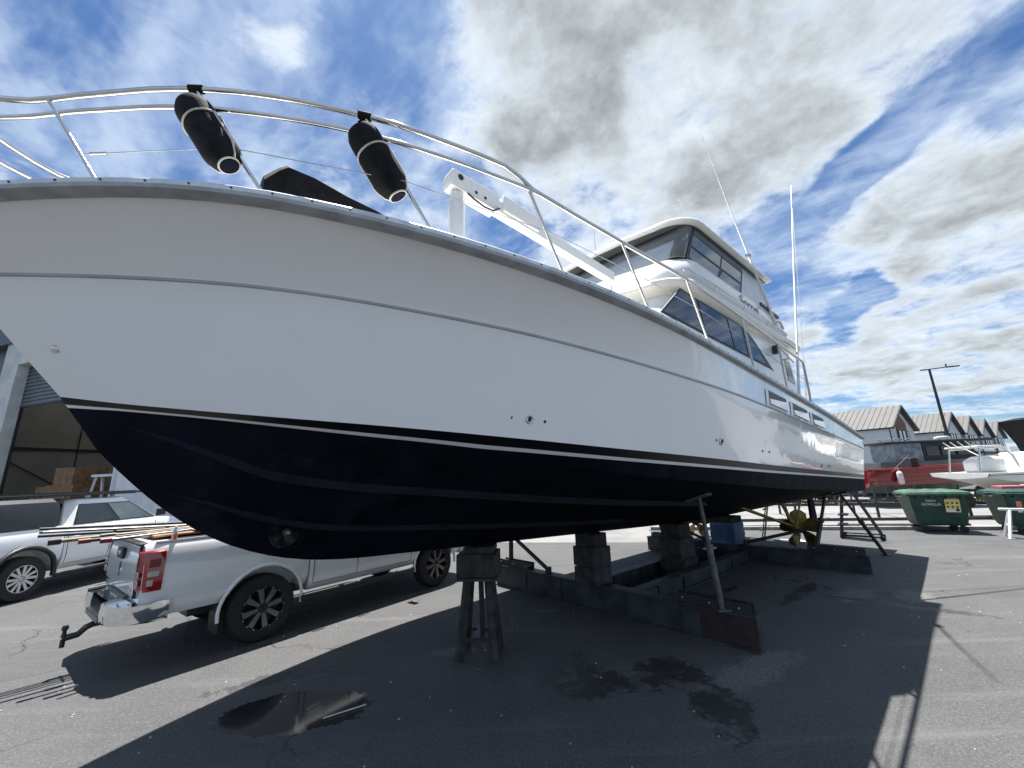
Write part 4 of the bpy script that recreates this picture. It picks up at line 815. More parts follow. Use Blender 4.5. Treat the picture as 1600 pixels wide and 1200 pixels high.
def make_truck(name, label, loc, bearing, P):
    t = thing(name, label, 'pickup truck', loc, R(90 - bearing))
    W, zs, tail, wb, nose, zr, cb, r = P['W'], P['zs'], P['tail'], P['wb'], P['nose'], P['roof'], P['cab'], P['r']
    body = P['paint']
    # load bed
    rings = [rounded_ring(tail + .0, W - .03, (zs[0] + .20, zs[1], zs[2] - .02)), rounded_ring(tail + .06, W - .012, (zs[0] + .12, zs[1], zs[2]))]
    rings += [rounded_ring(x, W, (zs[0] + .10, zs[1], zs[2])) for x in (tail + .2, -.55, -.3, 0, .3, cb - .05)] + [rounded_ring(cb - .025, W - .01, (zs[0] + .10, zs[1], zs[2]))]
    bed = MB().loft(rings).obj('bed', body, t, 32)
    ar = P['arch']
    def cyl(x, s): return MB().lathe([(ar, .62), (ar, 1.3)], 40, Matrix.Translation((x, 0, r + .02)) @ Matrix.Rotation(R(-90) * s, 4, 'X')).obj('cutter', body, t)
    cut(bed, [cyl(0, 1), cyl(0, -1)])
    # cab and bonnet
    zc = (zs[0], zs[1], P['belt']); rings = [rounded_ring(cb, W - .01, zc), rounded_ring(cb + .03, W, zc)] + [rounded_ring(x, W, zc) for x in (cb + .6, cb + 1.2, P['scr'] - .1)]
    for k, (dx, dz, dw) in enumerate(((.0, 0, 0), (.4, -.015, .0), (.8, -.05, .015), (1.1, -.10, .05))): rings.append(rounded_ring(P['scr'] + dx, W - dw, (zs[0], zs[1] - .02, P['belt'] + dz)))
    rings.append(rounded_ring(nose - .08, W - .12, (zs[0] + .05, zs[1] - .08, P['belt'] - .16))); rings.append(rounded_ring(nose, W - .22, (zs[0] + .12, zs[1] - .14, P['belt'] - .24)))
    cab = MB().loft(rings).obj('cab_body', body, t, 32); cut(cab, [cyl(wb, 1), cyl(wb, -1)])
    # greenhouse
    def ring(x0, x1, hw, z, c=.10): return [(x0, -hw + c, z), (x0 + c, -hw, z), (x1 - c, -hw, z), (x1, -hw + c, z), (x1, hw - c, z), (x1 - c, hw, z), (x0 + c, hw, z), (x0, hw - c, z)]
    gb, gt = P['belt'] - .01, zr; x0, x1 = cb + .02, P['scr'] + .22; hw0, hw1 = W - .10, W - .27; tx0, tx1 = cb + .16, P['scr'] - .62
    def gr(tt, ins=0): return ring(x0 + (tx0 - x0) * tt, x1 + (tx1 - x1) * tt, hw0 + (hw1 - hw0) * tt - ins, gb + (gt - gb) * tt, .10 + .05 * tt)
    MB().loft([gr(0), gr(.35), gr(.75), gr(.90), gr(.97, .02), [(x, y * .94, z + .004) for x, y, z in gr(1.0, .05)]]).obj('greenhouse', body, t, 35)
    def gq(x, tt, s, off=.006): hw = hw0 + (hw1 - hw0) * tt; return (x, s * (hw + off), gb + (gt - gb) * tt)
    for s in (-1, 1):
        wm = P.get('glass', glass_d); lo, hi = .07, .80
        def xl(f, tt): return (x0 + .10) + (tx0 - x0) * tt + f * ((x1 - .12 + (tx1 - x1) * tt) - ((x0 + .10) + (tx0 - x0) * tt))
        sw = MB().poly([gq(xl(.0, lo) + .03, lo, s, .004), gq(xl(1.0, lo), lo, s, .004), gq(xl(.985, hi), hi, s, .004), gq(xl(.05, hi), hi, s, .004)]).obj('side_glass_surround', trim_k, t)
        for f0, f1 in ((.03, .47), (.53, .965)):
            MB().poly([gq(xl(f0 + .012, lo + .03), lo + .03, s, .009), gq(xl(f1, lo + .03), lo + .03, s, .009), gq(xl(f1 - (.02 if f1 > .9 else 0), hi - .04), hi - .04, s, .009), gq(xl(f0 + .02, hi - .04), hi - .04, s, .009)]).obj('side_glass', glass_d if f0 < .3 else P.get('frontglass', glass_d), sw)
        mx = P['scr'] - .05; mr = MB(); mr.loft([[(mx + dx, s * (W + .03 + dy), P['belt'] + .13 + dz) for dx, dy, dz in ((-.05, 0, -.08), (.05, 0, -.08), (.05, .0, .09), (-.05, 0, .09))], [(mx + dx, s * (W + .21 + dy), P['belt'] + .14 + dz) for dx, dy, dz in ((-.04, 0, -.07), (.05, 0, -.07), (.05, 0, .08), (-.04, 0, .08))]]); mr.obj('door_mirror', P.get('mirror', black_p), t, bevel=.012)
        # door shut lines, handles, side step
        for xg in (cb + .05, P['doorgap'], P['scr'] + .02):
            MB().tube([(xg, s * (yprof(z, W, zc) + .001), z) for z in [zs[0] + .09 + (P['belt'] - .05 - zs[0] - .09) * k / 8 for k in range(9)]], .005, 5).obj('shut_line', trim_k, t)
        MB().tube([(x, s * (yprof(zs[0] + .09, W, zc) + .001), zs[0] + .09) for x in (cb + .05, cb + .7, P['scr'] + .02)], .005, 5).obj('shut_line', trim_k, t)
        for xg in (cb + .22, P['doorgap'] + .16): MB().box((xg, s * (W + .012), P['belt'] - .20), (.18, .03, .035)).obj('door_handle', P.get('handle', body), t, bevel=.008)
        MB().tube([(.50, s * (W - .02), P['step']), (.56, s * (W + .02), P['step']), (wb - .62, s * (W + .02), P['step']), (wb - .55, s * (W - .03), P['step'])], .045, 10).obj('side_step', black_p, t, 60)
        # arch lips and mud flap
        for xa in (0, wb):
            pts = []
            for k in range(19):
                a = R(-8 + 196 * k / 18); z = r + .02 + (ar + P['lip'] * .3) * math.sin(a); pts.append((xa + (ar + P['lip'] * .3) * math.cos(a), s * (yprof(max(zs[0] + .1, min(z, zs[2])), W, zs) + .004), z))
            MB().tube(pts, P['lip'], 8).obj('wheel_arch', P.get('archm', body), t, 60)
        MB().box((-.50, s * (W - .16), .40), (.02, .27, .34)).obj('mud_flap', black_p, t)
        for xa in (0, wb): wheel(t, xa, s * (W - .115), r, P['wheel'], -s)
    # glass front and rear
    def eq(x_, hw, z): return [(x_, -hw, z), (x_, hw, z)]
    def fx(tt): return x1 + (tx1 - x1) * tt + .006
    def bx_(tt): return x0 + (tx0 - x0) * tt - .006
    for f, nm in ((fx, 'windscreen'), (bx_, 'rear_glass')):
        a, b = .06, .84; hh = lambda tt: hw0 + (hw1 - hw0) * tt - .17
        MB().poly([(f(a), -hh(a), gb + (gt - gb) * a), (f(a), hh(a), gb + (gt - gb) * a), (f(b), hh(b), gb + (gt - gb) * b), (f(b), -hh(b), gb + (gt - gb) * b)]).obj(nm, P.get('frontglass', glass_d) if nm == 'windscreen' else glass_d, t)
    # grille, lamps
    MB().box((nose - .005, 0, (zs[0] + P['belt']) / 2), (.05, 1.0, .26)).obj('grille', black_p, t, bevel=.02)
    for s in (-1, 1): MB().box((nose - .10, s * (W - .28), P['belt'] - .30), (.16, .30, .14)).obj('headlight', clear_l, t, bevel=.03)
    MB().box((nose - .06, 0, zs[0] + .08), (.22, W * 1.75, .22)).obj('front_bumper', P.get('archm', body), t, bevel=.05)
    MB().box((1.6, 0, zs[0] + .02), (4.6, 1.0, .16)).obj('chassis', black_p, t)
    return t
UB = 36.8; fwd = Vector((math.sin(R(UB)), math.cos(R(UB)), 0)); rgt = Vector((math.cos(R(UB)), -math.sin(R(UB)), 0))
ute_loc = Vector((-3.38, 5.74, 0)) - rgt * .93
PC = dict(W=.945, zs=(.47, .92, 1.355), tail=-1.27, wb=3.03, nose=4.02, roof=1.92, cab=.60, scr=2.42, doorgap=1.36, belt=1.26, r=.405, arch=.50, lip=.022, step=.40, paint=white_p, wheel='dark')
ute = make_truck('pickup_truck', 'white pickup truck parked behind the yacht bow, its bed loaded with poles and stands', ute_loc, UB, PC)
# tailgate, lamps, bumper, tow bar
T0 = PC['tail']
def tg_ring(y, ins=0): return [(T0 - .02, y, .80), (T0 - .035, y, .95), (T0 - .035, y, 1.15), (T0 - .02, y, 1.30), (T0 + .01, y, 1.345), (T0 + .05, y, 1.35), (T0 + .06, y, .80)]
tgm = MB().loft([tg_ring(y) for y in (-.735, -.70, -.35, 0, .35, .70, .735)]).obj('tailgate', white_p, ute, 30)
MB().box((T0 + .0, 0, 1.356), (.10, 1.48, .02)).obj('tailgate_cap', black_p, tgm, bevel=.005)
h_ = MB().prism([(-.13, -.06), (.13, -.06), (.15, .0), (.13, .065), (-.13, .065), (-.15, 0)], .035, frame((T0 - .032, 0, 1.215), (0, -1, 0), (0, 0, 1))).obj('tailgate_handle', black_p, tgm, bevel=.01)
MB().box((T0 - .068, 0, 1.225), (.01, .10, .05)).obj('handle_bezel', chrome, tgm, bevel=.004)
# lion-like emblem: a small chrome rampant mark
em = [(.0, .12), (.03, .10), (.05, .06), (.02, .05), (.05, .02), (.06, -.03), (.03, -.05), (.05, -.11), (.02, -.12), (.0, -.06), (-.03, -.12), (-.055, -.11), (-.03, -.04), (-.045, .0), (-.02, .03), (-.045, .06), (-.02, .10)]
MB().prism([(x * .7, y * .7) for x, y in em], .008, frame((T0 - .036, 0, 1.03), (0, -1, 0), (0, 0, 1))).obj('tailgate_emblem', chrome, tgm)
for y in (.60, -.60): MB().box((T0 - .034, y, .86), (.006, .14 if y > 0 else .06, .022)).obj('badge', chrome, tgm)
for y in (-.748, .748): MB().box((T0 - .0, y, 1.07), (.06, .010, .56)).obj('tailgate_gap', trim_k, ute)
for s in (-1, 1):
    rings = []
    for z, k in ((.865, 0), (.90, 1), (1.05, 1), (1.22, 1), (1.275, .9), (1.29, 0)):
        yo = yprof(z, .945, PC['zs']) + .012 * k - .004; rings.append([(T0 - .012 - .02 * k, s * .765, z), (T0 - .012 - .022 * k, s * (yo - .08), z), (T0 + .02, s * (yo - .02), z), (T0 + .07, s * yo, z), (T0 + .17 + .03 * (z - .9), s * yo, z), (T0 + .17, s * (yo - .06), z), (T0 + .05, s * .78, z)])
    lamp = MB().loft(rings).obj('tail_lamp', red_l, ute, 35)
    for z, hgt, ln in ((1.045, .055, .10), (.955, .065, .055)):
        yo = yprof(z, .945, PC['zs']) + .010; MB().box((T0 + .035 + ln / 2, s * yo, z), (ln, .012, hgt)).obj('reversing_lens', clear_l, lamp, bevel=.006)
        MB().box((T0 - .036, s * .83, z), (.014, .13, hgt)).obj('reversing_lens', clear_l, lamp, bevel=.006)
    MB().box((T0 + .09, s * (yprof(1.16, .945, PC['zs']) + .009), 1.16), (.10, .010, .09)).obj('inner_reflector', mat('dark red lens', (.16, .003, .006), .15, coat=.5), lamp, bevel=.004)
bump = MB()
def bring(y, x_, z0, z1, d): return [(x_, y, z0), (x_ - d, y, z0 + .02), (x_ - d - .01, y, (z0 + z1) / 2), (x_ - d, y, z1 - .02), (x_, y, z1)]
for s in (-1, 1):
    bump = MB().loft([bring(s * .36, T0 + .02, .52, .76, .20), bring(s * .45, T0 + .02, .52, .77, .24), bring(s * .75, T0 + .04, .53, .765, .22), bring(s * .90, T0 + .10, .54, .76, .17), bring(s * .955, T0 + .18, .55, .755, .10), bring(s * .965, T0 + .26, .56, .75, .04)]).obj('bumper_corner', chrome, ute, 50)
MB().box((T0 - .10, 0, .555), (.24, .74, .07)).obj('bumper_step', dark_m, ute, bevel=.01); MB().box((T0 - .02, 0, .70), (.05, .90, .16)).obj('bumper_recess', mat('grey bumper plastic', (.13, .13, .13), .5), ute)
npl = MB().box((T0 - .052, 0, .69), (.012, .36, .12)).obj('number_plate', plate_m, ute); text('plate_text', 'KHP703', .095, frame((T0 - .059, 0, .69), (0, -1, 0), (0, 0, 1)), trim_k, npl, .001)
MB().tube([(T0 + .1, 0, .46), (T0 - .18, 0, .46), (T0 - .24, 0, .44), (T0 - .30, 0, .38), (T0 - .42, 0, .37)], .035, 10).obj('tow_bar', steel_k, ute, 60)
MB().lathe([(.03, 0), (.018, .03), (.018, .06), (.028, .07), (.031, .09), (.022, .115), (.008, .12)], 14, Matrix.Translation((T0 - .41, 0, .39))).obj('tow_ball', steel_k, ute, 50)
MB().lathe([(.022, -.08), (.022, 0)], 8, Matrix.Translation((T0 - .41, 0, .36))).obj('tow_nut', steel_k, ute)
tonneau = MB().loft([[(x, y, z) for y, z in ((-.80, 1.36), (-.76, 1.374), (0, 1.382), (.76, 1.374), (.80, 1.36))] for x in (T0 + .25, 0, .55)], closed=False, cap=False).obj('tonneau_cover', black_f, ute, 40)
for s in (-1, 1): MB().beam((T0 + .08, s * .83, 1.374), (.56, s * .83, 1.374), .05, .02).obj('rail_cap', white_p, ute)
# load of tripods, poles and a folded frame on the tray
def U(x, y, z): return ute_loc + fwd * x - rgt * y + Vector((0, 0, z))
def bundle(name, label, cat, items, group=None):
    a0 = Vector(items[0][0]); root = thing(name, label, cat, a0, 0, group)
    for a, b, r_, m, nm in items: MB().tube([Vector(a) - a0, Vector(b) - a0], r_, 8).obj(nm, m, root, 60)
    return root
fr1 = [(U(-2.02, .28, 1.56), U(.1, .10, 1.46), .016, black_p, 'tube'), (U(-2.02, .22, 1.525), U(.1, .05, 1.43), .016, steel_k, 'tube'), (U(-2.03, .16, 1.49), U(.1, -.02, 1.41), .018, steel_k, 'tube'), (U(-2.0, .10, 1.53), U(.0, -.06, 1.44), .014, spoke_g, 'tube'),
       (U(-1.40, .30, 1.53), U(-1.40, .06, 1.49), .012, steel_k, 'cross_bar'), (U(-.9, .27, 1.51), U(-.9, .0, 1.47), .012, steel_k, 'cross_bar')]
bundle('folded_stand', 'bundle of long black and silver tubes sticking out over the truck tailgate', 'metal poles', fr1, 'load on the truck bed')
bundle('bamboo_pole', 'yellowish pole with black joints lying on the truck tailgate', 'pole', [(U(-1.95, -.05, 1.43), U(.2, -.18, 1.46), .022, yellow_p, 'pole'), (U(-1.96, -.05, 1.43), U(-1.86, -.056, 1.432), .038, black_p, 'joint'), (U(-1.55, -.075, 1.436), U(-1.42, -.083, 1.438), .036, black_p, 'joint')], 'load on the truck bed')
bundle('tripod', 'dark tripod legs with red feet lying on the truck tailgate', 'tripod', [(U(-1.74, -.20, 1.415), U(-.1, -.30, 1.46), .020, black_p, 'leg'), (U(-1.74, -.20, 1.415), U(-1.64, -.206, 1.418), .028, red_p, 'foot'), (U(-1.58, -.33, 1.41), U(-.1, -.34, 1.45), .020, black_p, 'leg'), (U(-1.58, -.33, 1.41), U(-1.46, -.331, 1.412), .030, red_p, 'foot'), (U(-1.50, -.45, 1.42), U(-.15, -.36, 1.455), .018, spoke_g, 'leg')], 'load on the truck bed')
pl = MB().loft([[tuple(U(x, y, z) - U(-.9, 0, 1.4)) for y, z in ((.35, 1.43), (-.1, 1.45), (-.55, 1.42), (-.55, 1.40), (.35, 1.405))] for x in (-1.15, -.9, -.2, .4)]).obj('timber_board', board_b, None); pl.location = U(-.9, 0, 1.4); tag(pl, 'brown board lying under the poles on the truck bed', 'board', 'load on the truck bed')
cl = MB()
cl.loft([[tuple(U(x, y, z) - U(-.4, 0, 1.45)) for x, z in ((-.75, 1.44), (-.55, 1.52), (-.25, 1.50), (0, 1.57), (.3, 1.50), (.5, 1.42), (.0, 1.40))] for y in (.45, .2, -.1, -.4, -.55)]); cl = cl.obj('crumpled_cover', mat('grey canvas', (.16, .15, .14), .8, var=.2), None, 50); cl.location = U(-.4, 0, 1.45); tag(cl, 'crumpled grey canvas sheet on the truck bed behind the poles', 'canvas', 'load on the truck bed')
pale_b = mat('pale blue plastic', (.55, .68, .74), .3)
bo = thing('spray_bottle', 'small bottle with red base and white top standing on the truck bed rail', 'bottle', U(-1.02, -.83, 1.384), 0)
MB().lathe([(.028, 0), (.030, .05), (.028, .06)], 14).obj('base', orange_p, bo, 40); MB().lathe([(.028, .06), (.027, .10), (.013, .125), (.014, .15), (.008, .155)], 14).obj('top', mat('pale blue plastic', (.55, .68, .74), .3), bo, 40)

PR = dict(W=.93, zs=(.44, .88, 1.26), tail=-1.28, wb=3.22, nose=4.1, roof=1.80, cab=.62, scr=2.62, doorgap=1.52, belt=1.235, r=.395, arch=.51, lip=.042, step=.36, paint=white_p, wheel='silver', archm=black_p, mirror=black_p, handle=white_p, frontglass=mat('cab glass', (.10, .14, .15), .03, spec=.8))
RB = 2.0; rf = Vector((math.sin(R(RB)), math.cos(R(RB)), 0)); rr_ = Vector((math.cos(R(RB)), -math.sin(R(RB)), 0))
ran = make_truck('pickup_truck', 'white pickup truck with black canopy and roof rack at the left edge', Vector((-9.29, 7.99, 0)) - rr_ * .92, RB, PR)
can = [[(x, s * y, z) for s, y, z in ((-1, .84, 1.262), (-1, .84, 1.60), (-1, .80, 1.76), (-1, .70, 1.83), (1, .70, 1.83), (1, .80, 1.76), (1, .84, 1.60), (1, .84, 1.262))] for x in (-1.22, -1.15, .40, .50)]
can[0] = [(x, y * .98, z - (.05 if z > 1.3 else 0)) for x, y, z in can[0]]; can[3] = [(x, y * .96, z - (.06 if z > 1.3 else 0)) for x, y, z in can[3]]
cn = MB().loft(can).obj('canopy', mat('canopy grey', (.030, .034, .042), .4, var=.12), ran, 30)
rk = MB().box((.75, 0, 1.895), (2.9, 1.36, .035)).obj('roof_rack', black_p, ran, bevel=.01)
for y in (-.66, .66):
    MB().beam((-.75, y, 1.90), (2.18, y, 1.90), .03, .075).obj('rack_side', black_p, rk); MB().beam((2.18, y, 1.90), (2.40, y * .96, 1.905), .03, .045).obj('rack_side', black_p, rk)
for x in (-.5, .3, 1.1, 1.7):
    for y in (-.6, .6): MB().box((x, y, 1.855), (.06, .05, .08)).obj('rack_foot', galv, rk)
for s in (-1, 1): MB().box((PR['tail'] - .01, s * .83, 1.02), (.06, .12, .36)).obj('tail_lamp', red_l, ran, bevel=.015)
MB().box((PR['tail'] - .08, 0, .60), (.18, 1.75, .20)).obj('rear_bumper', black_p, ran, bevel=.03); MB().box((PR['tail'] - .015, 0, 1.02), (.03, 1.46, .46)).obj('tailgate', white_p, ran, bevel=.01)

def added_sky_sheet():
    if 'added skylight sheet' in MATS: return MATS['added skylight sheet']
    m = bpy.data.materials.new('added skylight sheet'); m.use_nodes = True; nt = NT(m.node_tree); out = nt.n['Material Output']
    P = nt.new('ShaderNodeTexCoord').outputs['Object']; t = nt.new('ShaderNodeBsdfTranslucent'); nt.set(t.inputs[0], nt.mix(nt.noise(P, 2.0, 3), (.42, .43, .40), (.55, .56, .53))); nt.l.new(t.outputs[0], out.inputs[0]); MATS['added skylight sheet'] = m; return m
# ------------------------------------------------------------------ boat shed on the left
sh = thing('boat_shed', 'tall concrete boat shed with a half raised roller door behind the parked trucks', 'shed', (-24.06, 18.48, 0), R(-20))
MB().box((-.75, .225, 5.5), (1.5, .45, 11)).obj('door_pillar', conc_w, sh, bevel=.02)
MB().box((6.5, .225, 9.55), (13.0, .45, 3.1)).obj('lintel', conc_w, sh, bevel=.02)
MB().box((-7.5, .5, 5.5), (12, .3, 11)).obj('dark_side_wall', clad_d, sh)
nsl = 11
for k in range(nsl): MB().box((4.5, .43, 6.10 + .19 * k), (9.1, .03, .195), rx=R(-16)).obj('door_slat', roller, sh)
MB().box((4.5, .43, 5.95), (9.1, .07, .09)).obj('door_bottom_rail', steel_k, sh)
for x in (.03, 9.0): MB().box((x, .46, 4.0), (.08, .10, 8.0)).obj('door_guide', trim_k, sh)
MB().box((5, 11.0, 4.6), (22, .3, 9.2)).obj('back_wall', conc_in, sh)
for x in (-3.5, 1.0, 5.5, 10): MB().box((x, 10.83, 4.6), (.05, .06, 9.2)).obj('panel_joint', trim_k, sh)
MB().box((5, 10.80, 4.3), (22, .10, .14)).obj('wall_girt', steel_k, sh)
for a, b in (((1, 10.7, .4), (5.5, 10.7, 4.3)), ((5.5, 10.7, .4), (10, 10.7, 4.3))): MB().tube([a, b], .035, 6).obj('wind_brace', steel_k, sh)
for y in (2.2, 5.2, 8.2): MB().box((-5.83, y, 4.6), (.06, .05, 9.2)).obj('panel_joint', trim_k, sh)
MB().box((-5.80, 5.6, 4.4), (.10, 10.2, .16)).obj('wall_girt', steel_k, sh); MB().tube([(-5.74, 1.2, 4.4), (-5.74, 7.5, .3)], .035, 6).obj('wind_brace', steel_k, sh)
for x in (-6, 15.6): MB().box((x, 5.9, 4.6), (.3, 10.4, 9.2)).obj('inner_side_wall', conc_in, sh)
for y0, y1 in ((-.1, 3.2), (4.6, 7.4), (8.8, 11.3)): MB().box((5, (y0 + y1) / 2, 9.35), (22, y1 - y0, .25)).obj('shed_roof', clad_d, sh)
for y0, y1 in ((3.2, 4.6), (7.4, 8.8)): MB().box((5, (y0 + y1) / 2, 9.38), (22, y1 - y0, .01)).obj('added_skylight', added_sky_sheet(), sh)  # unseen translucent strips, added to bring daylight into the dark shed
rib = MB(); prof = []
n = 32
for k in range(n):
    x = 9.1 + k * .205; prof += [(x, .30), (x + .12, .30), (x + .145, .265), (x + .18, .265)]
prof.append((9.1 + n * .205, .30)); rib.loft([[(x, y, z) for x, y in prof] for z in (0, 8.0)], closed=False, cap=False); rib.obj('ribbed_wall', clad_w, sh)
MB().box((9.06, .28, 4.0), (.06, .16, 8.0)).obj('corner_flashing', clad_w, sh)
MB().box((12.4, .42, 4.0), (6.6, .16, 8.0)).obj('wall_core', clad_d, sh)
shM = Matrix.Translation((-24.06, 18.48, 0)) @ Matrix.Rotation(R(-20), 4, 'Z')
for k, (x, y, w, h, z) in enumerate([(3.7, 1.5, 2.2, 2.2, 0), (3.9, 1.5, 1.5, .75, 2.201), (2.0, 1.6, .9, 2.15, 0)]):
    o = MB().box((0, 0, h / 2), (w, 1.2, h)).obj('stacked_carton', board_b, None, bevel=.01); p = shM @ Vector((x, y, z)); o.location = p; o.rotation_euler = (0, 0, R(-20))
    tag(o, ['wide brown carton on the shed floor', 'brown carton stacked on top of the wide one inside the shed', 'small brown carton left of the stack inside the shed'][k], 'carton', 'cartons inside the shed')
tr2 = thing('scaffold_trestle', 'white trestle frame standing inside the shed doorway beside the cartons', 'trestle', shM @ Vector((6.7, 1.2, 0)), R(-20))
for x in (-.7, .7):
    for y in (-.35, .35): MB().beam((x * 1.15, y * 1.2, 0), (x, y * .3, 2.5), .08, .08).obj('leg', clad_w, tr2)
MB().box((0, 0, 2.54), (2.0, .3, .10)).obj('plank', clad_w, tr2); MB().box((0, 0, 1.6), (1.6, .08, .08)).obj('cross_bar', clad_w, tr2)

# ------------------------------------------------------------------ terrace units on the right
def house(k, S, label, depth=14, detail=False):
    g = Vector((7.43, 4.7, 0)); ang = math.atan2(g.y, g.x); wdt = g.length
    t = thing('terrace_house', label, 'house', (S[0], S[1], 0), ang, 'gabled terrace houses beyond the yard')
    he, hr = 6.0, 8.7
    wl = MB(); wl.add([(0, 0, 0), (wdt, 0, 0), (wdt, 0, he), (wdt / 2, 0, hr - .12), (0, 0, he), (0, depth, 0), (wdt, depth, 0), (wdt, depth, he), (wdt / 2, depth, hr - .12), (0, depth, he)],
                      [(0, 1, 2, 3, 4), (5, 9, 8, 7, 6), (0, 4, 9, 5), (1, 6, 7, 2), (4, 3, 8, 9), (2, 7, 8, 3)]); wl.obj('wall', wallb, t)
    for s in (0, 1):
        a = Vector((-.25 if s == 0 else wdt + .25, -.45, he - .12)); b = Vector((wdt / 2, -.45, hr)); d = Vector((0, depth + .9, 0))
        rf = MB(); nrm = Vector((-(b - a).z, 0, (b - a).x)).normalized() * (.14 if s == 0 else -.14); rf.loft([[a, b, b + nrm, a + nrm], [a + d, b + d, b + nrm + d, a + nrm + d]]); ro = rf.obj('roof', roofg, t)
        for i in range(int(depth / .55)):
            y = -.4 + i * .55; MB().beam(a + nrm * 1.1 + Vector((0, y + .45, 0)), b + nrm * 1.1 + Vector((0, y + .45, 0)), .06, .07).obj('roof_seam', roofg, ro)
        MB().beam(a + Vector((0, -.03, .02)), b + Vector((0, -.03, .02)), .05, .32).obj('barge_board', trim_k, t)
        MB().beam(a + Vector((0, 0, .02)), a + d + Vector((0, 0, .02)), .14, .14).obj('gutter', trim_k, t)
    MB().box((.06, -.04, 3.0), (.12, .10, 6.0)).obj('downpipe', trim_k, t)
    MB().box((wdt / 2, -.02, 3.05), (wdt, .06, .08)).obj('floor_band', trim_k, t)
    if k == 0: 
        MB().prism([(2.4, 4.9), (wdt - 2.9, 4.9), (wdt - 2.9, 6.7), (wdt / 2, 7.6), (2.4, 6.5)], .08, Matrix.Translation((0, -.01, 0)) @ Matrix.Rotation(R(90), 4, 'X')).obj('cedar_panel', cedar, t)
    for (x, z, w, h) in ((2.6, 3.7, .9, 2.1), (3.9, 3.7, .9, 2.1), (5.3, 3.7, 1.3, 2.1), (2.2, .4, 2.2, 2.1), (5.8, .4, 1.2, 2.1)):
        f = MB().box((x + w / 2, -.09, z + h / 2), (w, .10, h)).obj('window', trim_k, t); MB().box((x + w / 2, -.15, z + h / 2), (w - .16, .03, h - .16)).obj('pane', clear_v if x < 4 else glass_d, f)
    bl = MB().box((wdt / 2, -.75, 3.25), (wdt - 1.6, 1.4, .16)).obj('balcony', trim_k, t)
    MB().box((wdt / 2, -1.42, 3.8), (wdt - 1.7, .04, .9)).obj('balustrade', clear_v, bl)
    # flank windows
    for y in (2.0, 6.0): f = MB().box((-.04, y, 1.5), (.10, .9, 1.0)).obj('window', trim_k, t); MB().box((-.09, y, 1.5), (.03, .74, .84)).obj('pane', clear_v, f)
    return t
labs = ['nearest gabled terrace house with dark cedar under its gable, right of the yacht stern', 'second gabled terrace house from the yacht stern, behind the lamp post', 'third gabled terrace house from the yacht stern', 'fourth gabled terrace house from the yacht stern', 'farthest gabled terrace house, mostly hidden by the white boat']
for k, S in enumerate([(42.5, 45.25), (57.5, 53.6), (66.0, 58.9), (74.4, 64.2), (83.0, 69.6)]): house(k, S, labs[k])
lp = thing('street_lamp', 'tall dark street lamp with a short twin arm in front of the terrace houses', 'street lamp', (36.2, 33.5, 0), R(-20))
MB().tube([(0, 0, 0), (0, 0, 5), (0, 0, 9.9)], [.13, .11, .08], 12).obj('post', trim_k, lp, 60); MB().box((0, 0, .25), (.4, .4, .5)).obj('base', trim_k, lp)
MB().tube([(-.4, 0, 9.85), (1.7, 0, 9.95)], .045, 8).obj('arm', trim_k, lp); MB().box((1.6, 0, 9.93), (.8, .26, .09)).obj('lamp_head', trim_k, lp, bevel=.02); MB().box((-.35, 0, 9.85), (.5, .22, .08)).obj('lamp_head', trim_k, lp, bevel=.02)
MB().tube([(1.15, 0, 9.95), (1.15, 0, 10.2)], .05, 8).obj('sensor', trim_k, lp)

# ------------------------------------------------------------------ boats, cars and gear in the yard on the right
def small_hull(parent, L_, beam, z0, z1, m_side, m_bot, sheer=.2, name='hull', bowdir=1, zc=.35, rake=.5):
    """x from transom (0) to bow (L_)"""
    us = [L_ * (i / 14) for i in range(15)]; G = []; C = []; K = []
    for u in us:
        f = u / L_; b = beam / 2 * (1 - max(0, (f - .45) / .55) ** 2.2) ; G.append((u + rake * f ** 3, b, z1 + sheer * f ** 2)); C.append((u, b * .88 * (1 - .15 * f), z0 + (z1 - z0) * (zc + .3 * f ** 3))); K.append((u, 0, z0 + (z1 - z0) * .45 * f ** 4))
    mb = MB(); bt = MB(); dk_ = MB()
    for s in (1, -1):
        mb.loft([[(u * bowdir, v * s, w) for u, v, w in c] for c in (C, between(C, G, .5, .05), G)], closed=False, cap=False); bt.loft([[(u * bowdir, v * s, w) for u, v, w in c] for c in (K, C)], closed=False, cap=False)
        dk_.loft([[(u * bowdir, v * s, w - .02) for u, v, w in G], [(u * bowdir, 0, w - .02 + .03) for u, v, w in G]], closed=False, cap=False)
    tr_ = [(0, v * s, w) for (u, v, w), s in ((K[0], 1), (C[0], 1), (G[0], 1), (G[0], -1), (C[0], -1))]; mb.poly(tr_)
    h = mb.obj(name, m_side, parent, 35); bt.obj('bottom', m_bot, parent, 35); dk_.obj('deck', m_side, parent, 35); return h, G, C
